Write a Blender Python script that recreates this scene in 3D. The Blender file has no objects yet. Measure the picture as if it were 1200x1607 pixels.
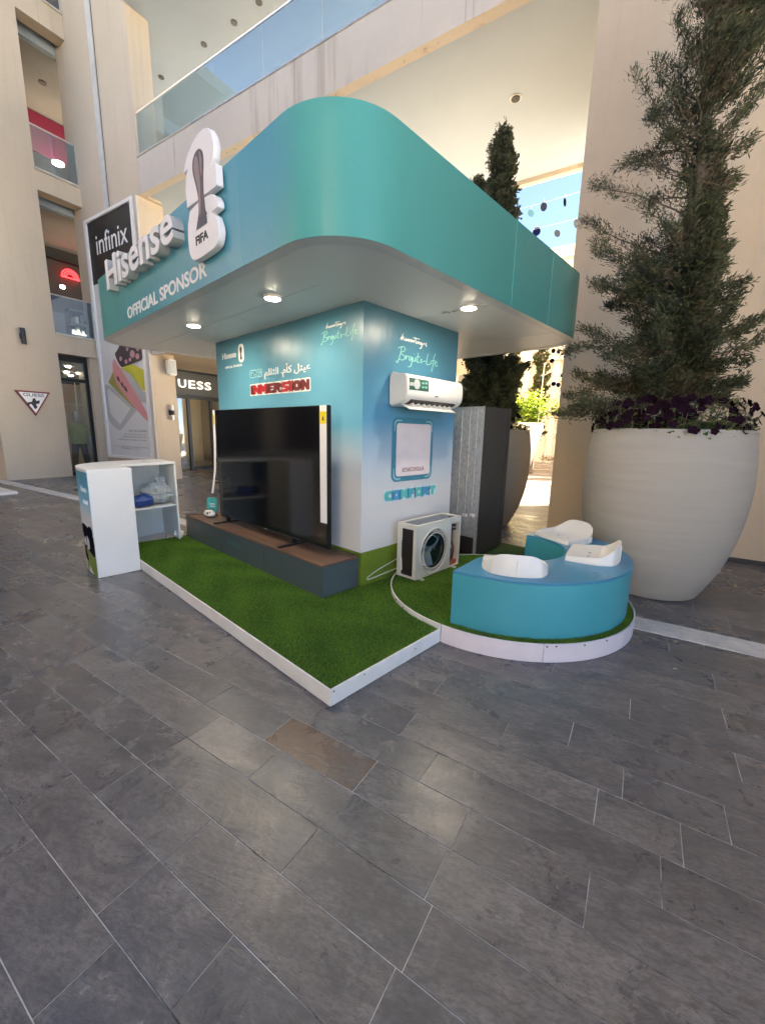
import bpy, bmesh, math, random
import numpy as np
from mathutils import Vector, Matrix
random.seed(7); RNG = np.random.default_rng(7)
PI = math.pi
S = bpy.context.scene; COL = S.collection

# ------------------------------------------------------------------ camera
F_PX, YAW, PITCH, ROLL = 642.76, 2.3251, 0.1928, 0.0211
CAM = Vector((2.579, -2.4745, 1.5)); DEL = 0.1947
fw = Vector((math.cos(YAW)*math.cos(PITCH), math.sin(YAW)*math.cos(PITCH), -math.sin(PITCH)))
rt = Vector((math.sin(YAW), -math.cos(YAW), 0)); up = rt.cross(fw)
r2 = rt*math.cos(ROLL) + up*math.sin(ROLL); u2 = up*math.cos(ROLL) - rt*math.sin(ROLL)
cd = bpy.data.cameras.new('camera'); cam = bpy.data.objects.new('camera', cd); COL.objects.link(cam)
cam.matrix_world = Matrix(((r2.x, u2.x, -fw.x, CAM.x), (r2.y, u2.y, -fw.y, CAM.y), (r2.z, u2.z, -fw.z, CAM.z), (0, 0, 0, 1)))
cd.sensor_fit = 'HORIZONTAL'; cd.sensor_width = 36; cd.lens = 36*F_PX/1200; cd.clip_start = 0.05; cd.clip_end = 500
S.camera = cam
S.render.resolution_x, S.render.resolution_y = 764, 1024
# ------------------------------------------------------------------ light
BX = Vector((math.cos(DEL), math.sin(DEL), 0)); CX = Vector((-math.sin(DEL), math.cos(DEL), 0))   # building axes b, c
SUN = (BX*1.0 + CX*0.8 + Vector((0, 0, 1))).normalized()
W = bpy.data.worlds.new('World'); S.world = W; W.use_nodes = True
wn = W.node_tree.nodes; wn.clear()
sky = wn.new('ShaderNodeTexSky'); sky.sky_type = 'NISHITA'; sky.sun_disc = False
sky.sun_elevation = math.asin(SUN.z); sky.sun_rotation = math.atan2(SUN.x, SUN.y)
sky.air_density = 0.55; sky.dust_density = 0.1; sky.ozone_density = 3.0; sky.altitude = 4000
bg = wn.new('ShaderNodeBackground'); bg.inputs[1].default_value = 0.06
wo = wn.new('ShaderNodeOutputWorld')
W.node_tree.links.new(sky.outputs[0], bg.inputs[0]); W.node_tree.links.new(bg.outputs[0], wo.inputs[0])
sd = bpy.data.lights.new('sun', 'SUN'); sd.energy = 5.0; sd.angle = math.radians(0.5); sd.color = (1, 0.95, 0.87)
so = bpy.data.objects.new('sun', sd); COL.objects.link(so); so.rotation_euler = SUN.to_track_quat('Z', 'Y').to_euler(); so.location = (0, 0, 40)
vs = S.view_settings; vs.view_transform = 'Standard'; vs.look = 'None'; vs.gamma = 1; vs.use_curve_mapping = False
vs.exposure = 4.12
vs.use_white_balance = True; vs.white_balance_temperature = 8300; vs.white_balance_tint = 10
S.cycles.max_bounces = 7; S.cycles.diffuse_bounces = 4; S.cycles.adaptive_threshold = 0.025; S.cycles.transparent_max_bounces = 16
S.cycles.use_denoising = True; S.cycles.sample_clamp_indirect = 6

# ------------------------------------------------------------------ materials
def lin(c):
    return tuple(((x/255)/12.92 if x/255 <= 0.04045 else ((x/255+0.055)/1.055)**2.4) for x in c)
MATS = {}
def newmat(name):
    m = bpy.data.materials.new(name); m.use_nodes = True; MATS[name] = m
    nt = m.node_tree; b = nt.nodes['Principled BSDF']
    return m, nt, b
def node(nt, t, **kw):
    n = nt.nodes.new(t)
    for k, v in kw.items(): setattr(n, k, v)
    return n
def noise(nt, scale, vec=None, detail=6, rough=0.55, dist=0.0):
    n = node(nt, 'ShaderNodeTexNoise'); n.inputs['Scale'].default_value = scale; n.inputs['Detail'].default_value = detail
    n.inputs['Roughness'].default_value = rough; n.inputs['Distortion'].default_value = dist
    if vec is not None: nt.links.new(vec, n.inputs['Vector'])
    return n
def ramp(nt, fac, stops):
    r = node(nt, 'ShaderNodeValToRGB'); e = r.color_ramp.elements
    while len(e) > 1: e.remove(e[-1])
    e[0].position = stops[0][0]; e[0].color = (*stops[0][1], 1)
    for p, c in stops[1:]:
        x = e.new(p); x.color = (*c, 1)
    nt.links.new(fac, r.inputs[0]); return r
def mixc(nt, fac, a, b, mode='MIX'):
    m = node(nt, 'ShaderNodeMix', data_type='RGBA', blend_type=mode)
    for s, v in ((0, fac), (6, a), (7, b)):
        if isinstance(v, (int, float)): m.inputs[s].default_value = v
        elif isinstance(v, tuple): m.inputs[s].default_value = (*v, 1)
        else: nt.links.new(v, m.inputs[s])
    return m.outputs[2]
def math_(nt, op, a, b=None, c=None, clamp=False):
    m = node(nt, 'ShaderNodeMath', operation=op, use_clamp=clamp)
    for i, v in enumerate((a, b, c)):
        if v is None: continue
        if isinstance(v, (int, float)): m.inputs[i].default_value = v
        else: nt.links.new(v, m.inputs[i])
    return m.outputs[0]
def scaled(nt, vec, s):
    m = node(nt, 'ShaderNodeMapping'); m.inputs['Scale'].default_value = s; nt.links.new(vec, m.inputs['Vector']); return m.outputs[0]
def bump(nt, b, h, strength=0.3, dist=0.01):
    n = node(nt, 'ShaderNodeBump'); n.inputs['Strength'].default_value = strength; n.inputs['Distance'].default_value = dist
    nt.links.new(h, n.inputs['Height']); nt.links.new(n.outputs[0], b.inputs['Normal'])
def simple(name, col, rough=0.5, metal=0.0, var=0.08, scale=14, bmp=0.0, spec=0.5, rvar=0.08, emis=None, estr=0):
    """plain colour with a little uneven wear"""
    m, nt, b = newmat(name)
    g = node(nt, 'ShaderNodeNewGeometry').outputs['Position']
    n1 = noise(nt, scale, g); n2 = noise(nt, scale*0.17, g, 3)
    k = math_(nt, 'ADD', math_(nt, 'MULTIPLY', n1.outputs[0], 0.5), math_(nt, 'MULTIPLY', n2.outputs[0], 0.5))
    lo = tuple(c*(1-var) for c in col); hi = tuple(min(1, c*(1+var)) for c in col)
    nt.links.new(ramp(nt, k, [(0.35, lo), (0.65, hi)]).outputs[0], b.inputs['Base Color'])
    nt.links.new(math_(nt, 'ADD', math_(nt, 'MULTIPLY', math_(nt, 'SUBTRACT', n1.outputs[0], 0.5), rvar*2), rough, clamp=True), b.inputs['Roughness'])
    b.inputs['Metallic'].default_value = metal; b.inputs['Specular IOR Level'].default_value = spec
    if bmp: bump(nt, b, noise(nt, scale*6, g, 4).outputs[0], bmp, 0.003)
    if emis: b.inputs['Emission Color'].default_value = (*emis, 1); b.inputs['Emission Strength'].default_value = estr
    return m
def plaster(name, col, streak=0.35, bmp=0.4):
    m, nt, b = newmat(name)
    g = node(nt, 'ShaderNodeNewGeometry').outputs['Position']
    big = noise(nt, 0.35, g, 4); fine = noise(nt, 9, g, 8, 0.65); sp = noise(nt, 45, g, 4, 0.6)
    st = noise(nt, 1, scaled(nt, g, (2.6, 2.6, 0.16)), 6, 0.62); st2 = noise(nt, 1, scaled(nt, g, (9, 9, 0.22)), 4, 0.6)
    c0 = ramp(nt, big.outputs[0], [(0.3, tuple(c*0.90 for c in col)), (0.7, tuple(c*1.06 for c in col))]).outputs[0]
    c1 = mixc(nt, ramp(nt, fine.outputs[0], [(0.35, (0.0,)*3), (0.75, (0.22,)*3)]).outputs[0], c0, tuple(c*0.78 for c in col))
    sm = math_(nt, 'MULTIPLY', ramp(nt, st.outputs[0], [(0.55, (0,)*3), (0.78, (1,)*3)]).outputs[0], streak)
    c2 = mixc(nt, sm, c1, (col[0]*0.50, col[1]*0.42, col[2]*0.33))
    sm2 = math_(nt, 'MULTIPLY', ramp(nt, st2.outputs[0], [(0.645, (0,)*3), (0.74, (1,)*3)]).outputs[0], streak*0.8)
    c3 = mixc(nt, sm2, c2, (col[0]*0.38, col[1]*0.33, col[2]*0.28))
    spk = ramp(nt, sp.outputs[0], [(0.68, (0,)*3), (0.74, (0.45,)*3)]).outputs[0]
    nt.links.new(mixc(nt, spk, c3, tuple(c*0.45 for c in col)), b.inputs['Base Color'])
    b.inputs['Roughness'].default_value = 0.88; b.inputs['Specular IOR Level'].default_value = 0.25
    bump(nt, b, fine.outputs[0], bmp, 0.01)
    return m
def emit(name, col, st):
    m, nt, b = newmat(name); b.inputs['Base Color'].default_value = (*col, 1)
    b.inputs['Emission Color'].default_value = (*col, 1); b.inputs['Emission Strength'].default_value = st; b.inputs['Roughness'].default_value = 0.4
    return m
def glass(name, tint=(0.75, 0.85, 0.85), refl=0.12, rough=0.02):
    m = bpy.data.materials.new(name); m.use_nodes = True; MATS[name] = m; nt = m.node_tree; nt.nodes.clear()
    tr = node(nt, 'ShaderNodeBsdfTransparent'); tr.inputs[0].default_value = (*tint, 1)
    gl = node(nt, 'ShaderNodeBsdfGlossy'); gl.inputs['Roughness'].default_value = rough; gl.inputs[0].default_value = (0.95, 0.97, 1, 1)
    fr = node(nt, 'ShaderNodeFresnel'); bf = node(nt, 'ShaderNodeNewGeometry').outputs['Backfacing']; nt.links.new(math_(nt, 'SUBTRACT', 1.5, math_(nt, 'MULTIPLY', bf, 0.8333)), fr.inputs[0])
    mx = node(nt, 'ShaderNodeMixShader'); o = node(nt, 'ShaderNodeOutputMaterial')
    nt.links.new(math_(nt, 'ADD', fr.outputs[0], refl, clamp=True), mx.inputs[0]); nt.links.new(tr.outputs[0], mx.inputs[1]); nt.links.new(gl.outputs[0], mx.inputs[2]); nt.links.new(mx.outputs[0], o.inputs[0])
    return m
def slate(name):
    m, nt, b = newmat(name)
    g = node(nt, 'ShaderNodeNewGeometry').outputs['Position']
    at = node(nt, 'ShaderNodeAttribute', attribute_name='tint'); sep = node(nt, 'ShaderNodeSeparateColor'); nt.links.new(at.outputs['Color'], sep.inputs[0])
    t, t2, t3 = sep.outputs[0], sep.outputs[1], sep.outputs[2]
    off = node(nt, 'ShaderNodeVectorMath', operation='ADD'); nt.links.new(g, off.inputs[0])
    cv = node(nt, 'ShaderNodeVectorMath', operation='SCALE'); nt.links.new(at.outputs['Color'], cv.inputs[0]); cv.inputs['Scale'].default_value = 37.0
    nt.links.new(cv.outputs[0], off.inputs[1]); v = off.outputs[0]
    rot = node(nt, 'ShaderNodeVectorRotate', rotation_type='Z_AXIS'); rot.inputs['Angle'].default_value = -DEL - 0.22; nt.links.new(v, rot.inputs['Vector'])
    cl = noise(nt, 1, scaled(nt, rot.outputs[0], (3.0, 9.5, 5)), 12, 0.70, 1.1)     # cleft banding along the stone
    fi = noise(nt, 1, scaled(nt, rot.outputs[0], (30, 75, 50)), 9, 0.78, 0.4); md = noise(nt, 6.5, v, 12, 0.72, 0.5); lg = noise(nt, 1.1, g, 4)
    tone = ramp(nt, t, [(0.0, (0.150, 0.140, 0.134)), (0.2, (0.200, 0.178, 0.162)), (0.45, (0.118, 0.118, 0.123)), (0.7, (0.235, 0.210, 0.189)), (0.85, (0.135, 0.126, 0.121)), (1.0, (0.185, 0.180, 0.173))]).outputs[0]
    c1 = mixc(nt, ramp(nt, cl.outputs[0], [(0.40, (0,)*3), (0.60, (1,)*3)]).outputs[0], tone, mixc(nt, 0.75, tone, (0.070, 0.070, 0.076)))
    c1 = mixc(nt, ramp(nt, md.outputs[0], [(0.48, (0,)*3), (0.64, (0.55,)*3)]).outputs[0], c1, (0.255, 0.234, 0.214))
    rust = math_(nt, 'MULTIPLY', ramp(nt, t2, [(0.90, (0,)*3), (0.94, (1,)*3)]).outputs[0], ramp(nt, noise(nt, 2.2, v, 3, 0.5, 0.5).outputs[0], [(0.34, (0.25,)*3), (0.50, (0.9,)*3)]).outputs[0])
    c2 = mixc(nt, rust, c1, (0.155, 0.082, 0.048))
    rust2 = math_(nt, 'MULTIPLY', ramp(nt, lg.outputs[0], [(0.50, (0,)*3), (0.7, (0.35,)*3)]).outputs[0], 0.5)
    c2 = mixc(nt, rust2, c2, (0.140, 0.108, 0.086))
    dk = noise(nt, 2.4, v, 8, 0.75, 0.3)
    c3 = mixc(nt, ramp(nt, dk.outputs[0], [(0.555, (0,)*3), (0.67, (0.75,)*3)]).outputs[0], c2, (0.046, 0.041, 0.040))
    sc = noise(nt, 1, scaled(nt, v, (11, 42, 20)), 5, 0.7, 1.2)
    wt = math_(nt, 'MULTIPLY', ramp(nt, sc.outputs[0], [(0.62, (0,)*3), (0.70, (1,)*3)]).outputs[0], ramp(nt, noise(nt, 3.1, v, 2).outputs[0], [(0.50, (0,)*3), (0.64, (0.7,)*3)]).outputs[0])
    c4 = mixc(nt, wt, c3, (0.33, 0.31, 0.285))
    c5 = mixc(nt, ramp(nt, fi.outputs[0], [(0.40, (0.65,)*3), (0.56, (0,)*3)]).outputs[0], c4, (0.058, 0.052, 0.049))
    bigp = noise(nt, 1.7, scaled(nt, rot.outputs[0], (0.8, 1.9, 1)), 9, 0.66, 0.8)
    c5 = mixc(nt, ramp(nt, bigp.outputs[0], [(0.52, (0,)*3), (0.62, (0.45,)*3)]).outputs[0], c5, mixc(nt, 0.5, c5, (0.055, 0.052, 0.056), 'MULTIPLY') if False else (0.070, 0.066, 0.068))
    vo = node(nt, 'ShaderNodeTexVoronoi', feature='DISTANCE_TO_EDGE'); vo.inputs['Scale'].default_value = 2.3; nt.links.new(noise(nt, 2.0, v, 3).outputs['Color'], vo.inputs['Vector'])
    gum = node(nt, 'ShaderNodeTexVoronoi'); gum.inputs['Scale'].default_value = 3.2; nt.links.new(g, gum.inputs['Vector'])
    gm_ = ramp(nt, math_(nt, 'ADD', gum.outputs['Distance'], math_(nt, 'MULTIPLY', md.outputs[0], 0.012)), [(0.046, (0.40,)*3), (0.056, (0,)*3)]).outputs[0]
    c5 = mixc(nt, gm_, c5, (0.045, 0.040, 0.038))
    nt.links.new(c5, b.inputs['Base Color'])
    rr = math_(nt, 'ADD', math_(nt, 'MULTIPLY', md.outputs[0], 0.34), math_(nt, 'MULTIPLY', t3, 0.10))
    wet = noise(nt, 0.75, g, 7, 0.62, 0.6)
    rr = math_(nt, 'ADD', rr, math_(nt, 'MULTIPLY', ramp(nt, wet.outputs[0], [(0.38, (0,)*3), (0.62, (1,)*3)]).outputs[0], 0.14))
    nt.links.new(math_(nt, 'ADD', rr, 0.02, clamp=True), b.inputs['Roughness'])
    b.inputs['Specular IOR Level'].default_value = 0.7
    h = math_(nt, 'ADD', math_(nt, 'MULTIPLY', cl.outputs[0], 1.0), math_(nt, 'MULTIPLY', fi.outputs[0], 0.25))
    bump(nt, b, h, 0.38, 0.006)
    return m
def zramp(name, stops, z0, z1, rough=0.35, axis=2, spec=0.45):
    """colour running along one axis: prints, and shade painted into the canopy side"""
    m, nt, b = newmat(name)
    g = node(nt, 'ShaderNodeNewGeometry').outputs['Position']; sx = node(nt, 'ShaderNodeSeparateXYZ'); nt.links.new(g, sx.inputs[0])
    n = noise(nt, 1.3, g, 2)
    f = math_(nt, 'DIVIDE', math_(nt, 'SUBTRACT', sx.outputs[axis], z0), z1-z0)
    f = math_(nt, 'ADD', f, math_(nt, 'MULTIPLY', math_(nt, 'SUBTRACT', n.outputs[0], 0.5), 0.10), clamp=True)
    c = ramp(nt, f, stops).outputs[0]
    fn = noise(nt, 60, g, 3)
    c = mixc(nt, math_(nt, 'MULTIPLY', fn.outputs[0], 0.10), c, (0.35, 0.35, 0.35))
    nt.links.new(c, b.inputs['Base Color']); b.inputs['Roughness'].default_value = rough; b.inputs['Specular IOR Level'].default_value = spec
    bump(nt, b, noise(nt, 1, scaled(nt, g, (4.5, 4.5, 1.2)), 3, 0.6).outputs[0], 0.28, 0.02)
    return m
def foliage(name, a, bcol, dead=None, transl=0.25):
    m, nt, b = newmat(name)
    at = node(nt, 'ShaderNodeAttribute', attribute_name='tint'); sep = node(nt, 'ShaderNodeSeparateColor'); nt.links.new(at.outputs['Color'], sep.inputs[0])
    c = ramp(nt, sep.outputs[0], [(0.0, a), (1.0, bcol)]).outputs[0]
    if dead: c = mixc(nt, sep.outputs[1], c, dead)
    nt.links.new(c, b.inputs['Base Color']); b.inputs['Roughness'].default_value = 0.6; b.inputs['Specular IOR Level'].default_value = 0.3
    if transl:
        o = nt.nodes['Material Output']; tr = node(nt, 'ShaderNodeBsdfTranslucent'); nt.links.new(c, tr.inputs[0])
        mx = node(nt, 'ShaderNodeMixShader'); mx.inputs[0].default_value = transl
        nt.links.new(b.outputs[0], mx.inputs[1]); nt.links.new(tr.outputs[0], mx.inputs[2]); nt.links.new(mx.outputs[0], o.inputs[0])
    return m
def wood(name):
    m, nt, b = newmat(name)
    g = node(nt, 'ShaderNodeNewGeometry').outputs['Position']
    n = noise(nt, 1, scaled(nt, g, (1.2, 26, 26)), 6, 0.6, 0.6); n2 = noise(nt, 1, scaled(nt, g, (0.6, 11, 11)), 2)
    c = ramp(nt, n.outputs[0], [(0.3, (0.060, 0.030, 0.018)), (0.55, (0.165, 0.090, 0.056)), (0.75, (0.27, 0.160, 0.102))]).outputs[0]
    c = mixc(nt, ramp(nt, n2.outputs[0], [(0.4, (0,)*3), (0.6, (0.5,)*3)]).outputs[0], c, (0.16, 0.085, 0.05))
    nt.links.new(c, b.inputs['Base Color']); b.inputs['Roughness'].default_value = 0.42
    return m
def frosted_metal(name):
    m, nt, b = newmat(name)
    g = node(nt, 'ShaderNodeNewGeometry').outputs['Position']
    n = noise(nt, 1, scaled(nt, g, (55, 55, 22)), 5, 0.7); n2 = noise(nt, 60, g, 4)
    c = ramp(nt, n.outputs[0], [(0.3, (0.22, 0.24, 0.26)), (0.7, (0.46, 0.48, 0.50))]).outputs[0]
    nt.links.new(c, b.inputs['Base Color']); b.inputs['Metallic'].default_value = 0.35; b.inputs['Roughness'].default_value = 0.40
    bump(nt, b, n2.outputs[0], 0.15, 0.002)
    return m

CREAM = (0.56, 0.46, 0.345)
plaster('cream_plaster', CREAM, 0.34); plaster('bridge_plaster', (0.56, 0.50, 0.425), 0.95); plaster('warm_plaster', (0.63, 0.505, 0.365), 0.25)  # side wall and passage end wall get a warmer, lighter plaster
plaster('pale_plaster', (0.66, 0.58, 0.50), 0.2)
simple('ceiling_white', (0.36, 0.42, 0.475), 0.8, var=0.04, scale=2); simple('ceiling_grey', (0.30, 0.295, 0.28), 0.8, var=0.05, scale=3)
simple('room_dark', (0.035, 0.033, 0.032), 0.8); simple('room_grey', (0.17, 0.165, 0.155), 0.8); simple('crimson', (0.22, 0.012, 0.045), 0.7)
simple('black_frame', (0.012, 0.012, 0.013), 0.35); simple('rail_metal', (0.62, 0.60, 0.56), 0.35, 0.7); simple('pipe_paint', (0.52, 0.50, 0.47), 0.7, var=0.15, scale=5)
simple('white_paint', (0.74, 0.72, 0.67), 0.38, var=0.05, scale=5); simple('board_white', (0.70, 0.68, 0.62), 0.45, var=0.10, scale=9, bmp=0.1)
simple('board_pink', (0.72, 0.64, 0.64), 0.42, var=0.06, scale=7); simple('laminate', (0.73, 0.71, 0.66), 0.30, var=0.03, scale=4)
simple('soffit_white', (0.72, 0.715, 0.70), 0.42, var=0.04, scale=2); simple('soffit_trim', (0.60, 0.60, 0.59), 0.4)
simple('bench_teal', (0.034, 0.315, 0.365), 0.36, var=0.06, scale=3, bmp=0.05); simple('bench_top', (0.040, 0.240, 0.370), 0.30, var=0.05, scale=4)
simple('seat_plastic', (0.76, 0.73, 0.66), 0.32, var=0.03); simple('cabinet_slate', (0.060, 0.085, 0.090), 0.40, var=0.05, scale=3)
wood('wood_top'); simple('tv_bezel', (0.010, 0.010, 0.011), 0.3); simple('strip_white', (0.78, 0.76, 0.72), 0.4, var=0.03)
simple('yellow_label', (0.75, 0.58, 0.02), 0.5); simple('ink_black', (0.012, 0.012, 0.014), 0.5)
m, nt, b = newmat('tv_screen'); b.inputs['Base Color'].default_value = (0.004, 0.004, 0.005, 1); b.inputs['Roughness'].default_value = 0.10; b.inputs['Specular IOR Level'].default_value = 0.32
simple('ac_white', (0.76, 0.74, 0.69), 0.3, var=0.02); simple('ac_ivory', (0.66, 0.63, 0.54), 0.42, var=0.05, scale=8); simple('grille_dark', (0.018, 0.014, 0.012), 0.6)
simple('fin_brown', (0.045, 0.033, 0.026), 0.5, 0.3); simple('fan_grey', (0.50, 0.51, 0.53), 0.35); simple('fan_cavity', (0.015, 0.017, 0.030), 0.35, var=0.3); simple('copper', (0.45, 0.13, 0.08), 0.4, 0.4)
frosted_metal('fridge_back'); simple('fridge_dark', (0.040, 0.039, 0.037), 0.42, var=0.08, scale=3); simple('steel', (0.45, 0.45, 0.45), 0.3, 0.9)
glass('clear_glass', (0.86, 0.90, 0.90), 0.03); glass('rail_glass', (0.70, 0.83, 0.90), 0.12); glass('sky_tint_glass', (0.10, 0.20, 0.40), 0.22); glass('ac_glass', (0.55, 0.60, 0.62), 0.08)
m, nt, b = newmat('plastic_bag'); b.inputs['Base Color'].default_value = (0.7, 0.73, 0.71, 1); b.inputs['Alpha'].default_value = 0.38; b.inputs['Roughness'].default_value = 0.22
slate('slate_stone'); simple('marble_strip', (0.56, 0.54, 0.50), 0.5, var=0.22, scale=16, bmp=0.2)
m, nt, b = newmat('grout'); g = node(nt, 'ShaderNodeNewGeometry').outputs['Position']
nt.links.new(ramp(nt, noise(nt, 2.6, g, 6, 0.7).outputs[0], [(0.36, (0.04, 0.037, 0.034)), (0.44, (0.30, 0.29, 0.27)), (0.56, (0.62, 0.60, 0.56))]).outputs[0], b.inputs['Base Color']); b.inputs['Roughness'].default_value = 0.9
m, nt, b = newmat('planter_concrete'); g = node(nt, 'ShaderNodeNewGeometry').outputs['Position']
hs = noise(nt, 1, scaled(nt, g, (1.2, 1.2, 14)), 6, 0.65, 0.8); hb = noise(nt, 1.6, g, 5, 0.6); hf = noise(nt, 26, g, 5, 0.7)
c = ramp(nt, hs.outputs[0], [(0.3, (0.350, 0.320, 0.282)), (0.7, (0.395, 0.366, 0.324))]).outputs[0]
c = mixc(nt, ramp(nt, hb.outputs[0], [(0.42, (0,)*3), (0.68, (0.55,)*3)]).outputs[0], c, (0.36, 0.35, 0.29)); c = mixc(nt, ramp(nt, hf.outputs[0], [(0.66, (0,)*3), (0.75, (0.4,)*3)]).outputs[0], c, (0.20, 0.18, 0.155))
nt.links.new(c, b.inputs['Base Color']); b.inputs['Roughness'].default_value = 0.8; bump(nt, b, hf.outputs[0], 0.10, 0.004)
simple('planter_white', (0.66, 0.63, 0.56), 0.7, var=0.08); simple('planter_grey', (0.30, 0.30, 0.28), 0.7); simple('soil', (0.035, 0.025, 0.018), 0.95)
foliage('cypress_needle', (0.042, 0.052, 0.028), (0.150, 0.165, 0.085), (0.23, 0.160, 0.105), 0.25)
foliage('grass_blade', (0.034, 0.115, 0.010), (0.180, 0.370, 0.038), (0.30, 0.35, 0.07), 0.25)
foliage('lime_leaf', (0.10, 0.19, 0.025), (0.34, 0.46, 0.06), None, 0.35); foliage('small_leaf', (0.050, 0.090, 0.028), (0.20, 0.26, 0.09), None, 0.25)
foliage('far_cypress', (0.030, 0.045, 0.018), (0.12, 0.14, 0.05), (0.16, 0.12, 0.07), 0.2)
simple('bark', (0.15, 0.115, 0.085), 0.9, bmp=0.4); simple('petal_purple', (0.013, 0.003, 0.009), 0.9, var=0.4, scale=30, spec=0.1); simple('petal_pink', (0.35, 0.07, 0.10), 0.6, var=0.3, scale=20); simple('petal_eye', (0.6, 0.5, 0.6), 0.6)
simple('turf_mat', (0.018, 0.060, 0.008), 0.95)
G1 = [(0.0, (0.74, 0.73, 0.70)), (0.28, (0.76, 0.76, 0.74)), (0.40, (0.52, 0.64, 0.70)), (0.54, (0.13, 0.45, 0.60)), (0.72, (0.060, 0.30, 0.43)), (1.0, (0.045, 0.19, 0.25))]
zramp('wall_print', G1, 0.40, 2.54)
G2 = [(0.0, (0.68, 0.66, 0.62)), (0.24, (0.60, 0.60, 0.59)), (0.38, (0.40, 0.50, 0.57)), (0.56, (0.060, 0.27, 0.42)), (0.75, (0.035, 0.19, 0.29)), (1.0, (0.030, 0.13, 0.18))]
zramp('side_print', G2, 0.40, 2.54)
m, nt, b = newmat('pitch_print'); g = node(nt, 'ShaderNodeNewGeometry').outputs['Position']
nt.links.new(ramp(nt, noise(nt, 40, g, 8, 0.8).outputs[0], [(0.3, (0.075, 0.13, 0.012)), (0.7, (0.20, 0.29, 0.035))]).outputs[0], b.inputs['Base Color']); b.inputs['Roughness'].default_value = 0.4
zramp('counter_print', [(0.0, (0.62, 0.61, 0.58)), (0.30, (0.62, 0.63, 0.62)), (0.55, (0.20, 0.48, 0.62)), (0.8, (0.05, 0.32, 0.45)), (1.0, (0.04, 0.24, 0.32))], 0.40, 1.05)
zramp('canopy_front', [(0.0, (0.036, 0.300, 0.272)), (0.2, (0.036, 0.300, 0.290)), (0.42, (0.040, 0.290, 0.340)), (0.70, (0.046, 0.285, 0.395)), (0.88, (0.050, 0.300, 0.380)), (0.935, (0.050, 0.325, 0.300)), (1.0, (0.042, 0.300, 0.268))], -3.83, 0.83, 0.34, 0, 0.32)
zramp('shaded_canopy_side', [(0.0, (0.042, 0.300, 0.268)), (0.35, (0.030, 0.225, 0.205)), (1.0, (0.026, 0.195, 0.178))], -0.6, 2.6, 0.36, 1, 0.32)  # shade painted in: side teal darkens away from the front corner
for nm, c in dict(print_white=(0.75, 0.75, 0.73), print_mint=(0.22, 0.55, 0.50), outline_pale=(0.50, 0.66, 0.70), emblem_white=(0.80, 0.775, 0.77), shaded_return=(0.40, 0.40, 0.39), red_a=(0.40, 0.015, 0.025), red_b=(0.14, 0.010, 0.016), teal_a=(0.045, 0.33, 0.42), teal_b=(0.07, 0.42, 0.42), blue_c=(0.04, 0.27, 0.47),
                  panel_teal=(0.035, 0.21, 0.29), print_maroon=(0.22, 0.035, 0.035), line_cyan=(0.35, 0.66, 0.72), sign_teal=(0.02, 0.34, 0.33), faint_teal=(0.03, 0.13, 0.13), sticker_green=(0.035, 0.11, 0.085), sticker_grey=(0.45, 0.48, 0.48),
                  banner_black=(0.012, 0.012, 0.014), banner_white=(0.62, 0.61, 0.585), phone_pink=(0.62, 0.25, 0.25), phone_dark=(0.05, 0.03, 0.035), phone_yellow=(0.50, 0.48, 0.04), phone_olive=(0.30, 0.27, 0.05), case_grey=(0.42, 0.42, 0.41), print_grey=(0.20, 0.20, 0.20), blossom=(0.50, 0.26, 0.28),
                  sign_red=(0.20, 0.012, 0.02), trophy_a=(0.075, 0.058, 0.068), trophy_b=(0.27, 0.20, 0.18), trophy_base=(0.045, 0.05, 0.07), band_grey=(0.085, 0.083, 0.078), shirt_lime=(0.42, 0.46, 0.09), trousers=(0.02, 0.02, 0.024), skin_white=(0.62, 0.60, 0.56), cloth_blue=(0.010, 0.055, 0.22), bag_dark=(0.02, 0.02, 0.025), bag_grey=(0.28, 0.31, 0.29),
                  disc_navy=(0.0006, 0.001, 0.006), disc_blue=(0.0008, 0.003, 0.03), disc_cyan=(0.004, 0.040, 0.06), disc_grey=(0.004, 0.006, 0.014), store_cream=(0.55, 0.47, 0.36), banner_blush=(0.7, 0.45, 0.42), store_floor=(0.20, 0.18, 0.16), gadget=(0.72, 0.70, 0.62), cord_black=(0.012, 0.012, 0.012)).items():
    simple(nm, c, 0.45 if not nm.startswith('disc') else 0.8, var=0.05, scale=10, spec=0.5 if not nm.startswith('disc') else 0.05)
emit('lamp_glow', (1.0, 0.97, 0.90), 9.0); emit('neon_red', (1.0, 0.02, 0.03), 0.8); emit('shop_lamp', (1.0, 0.9, 0.75), 4.0); emit('sign_glow', (0.95, 0.93, 0.88), 0.12)
emit('store_glow', (1.0, 0.86, 0.66), 0.10)

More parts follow.
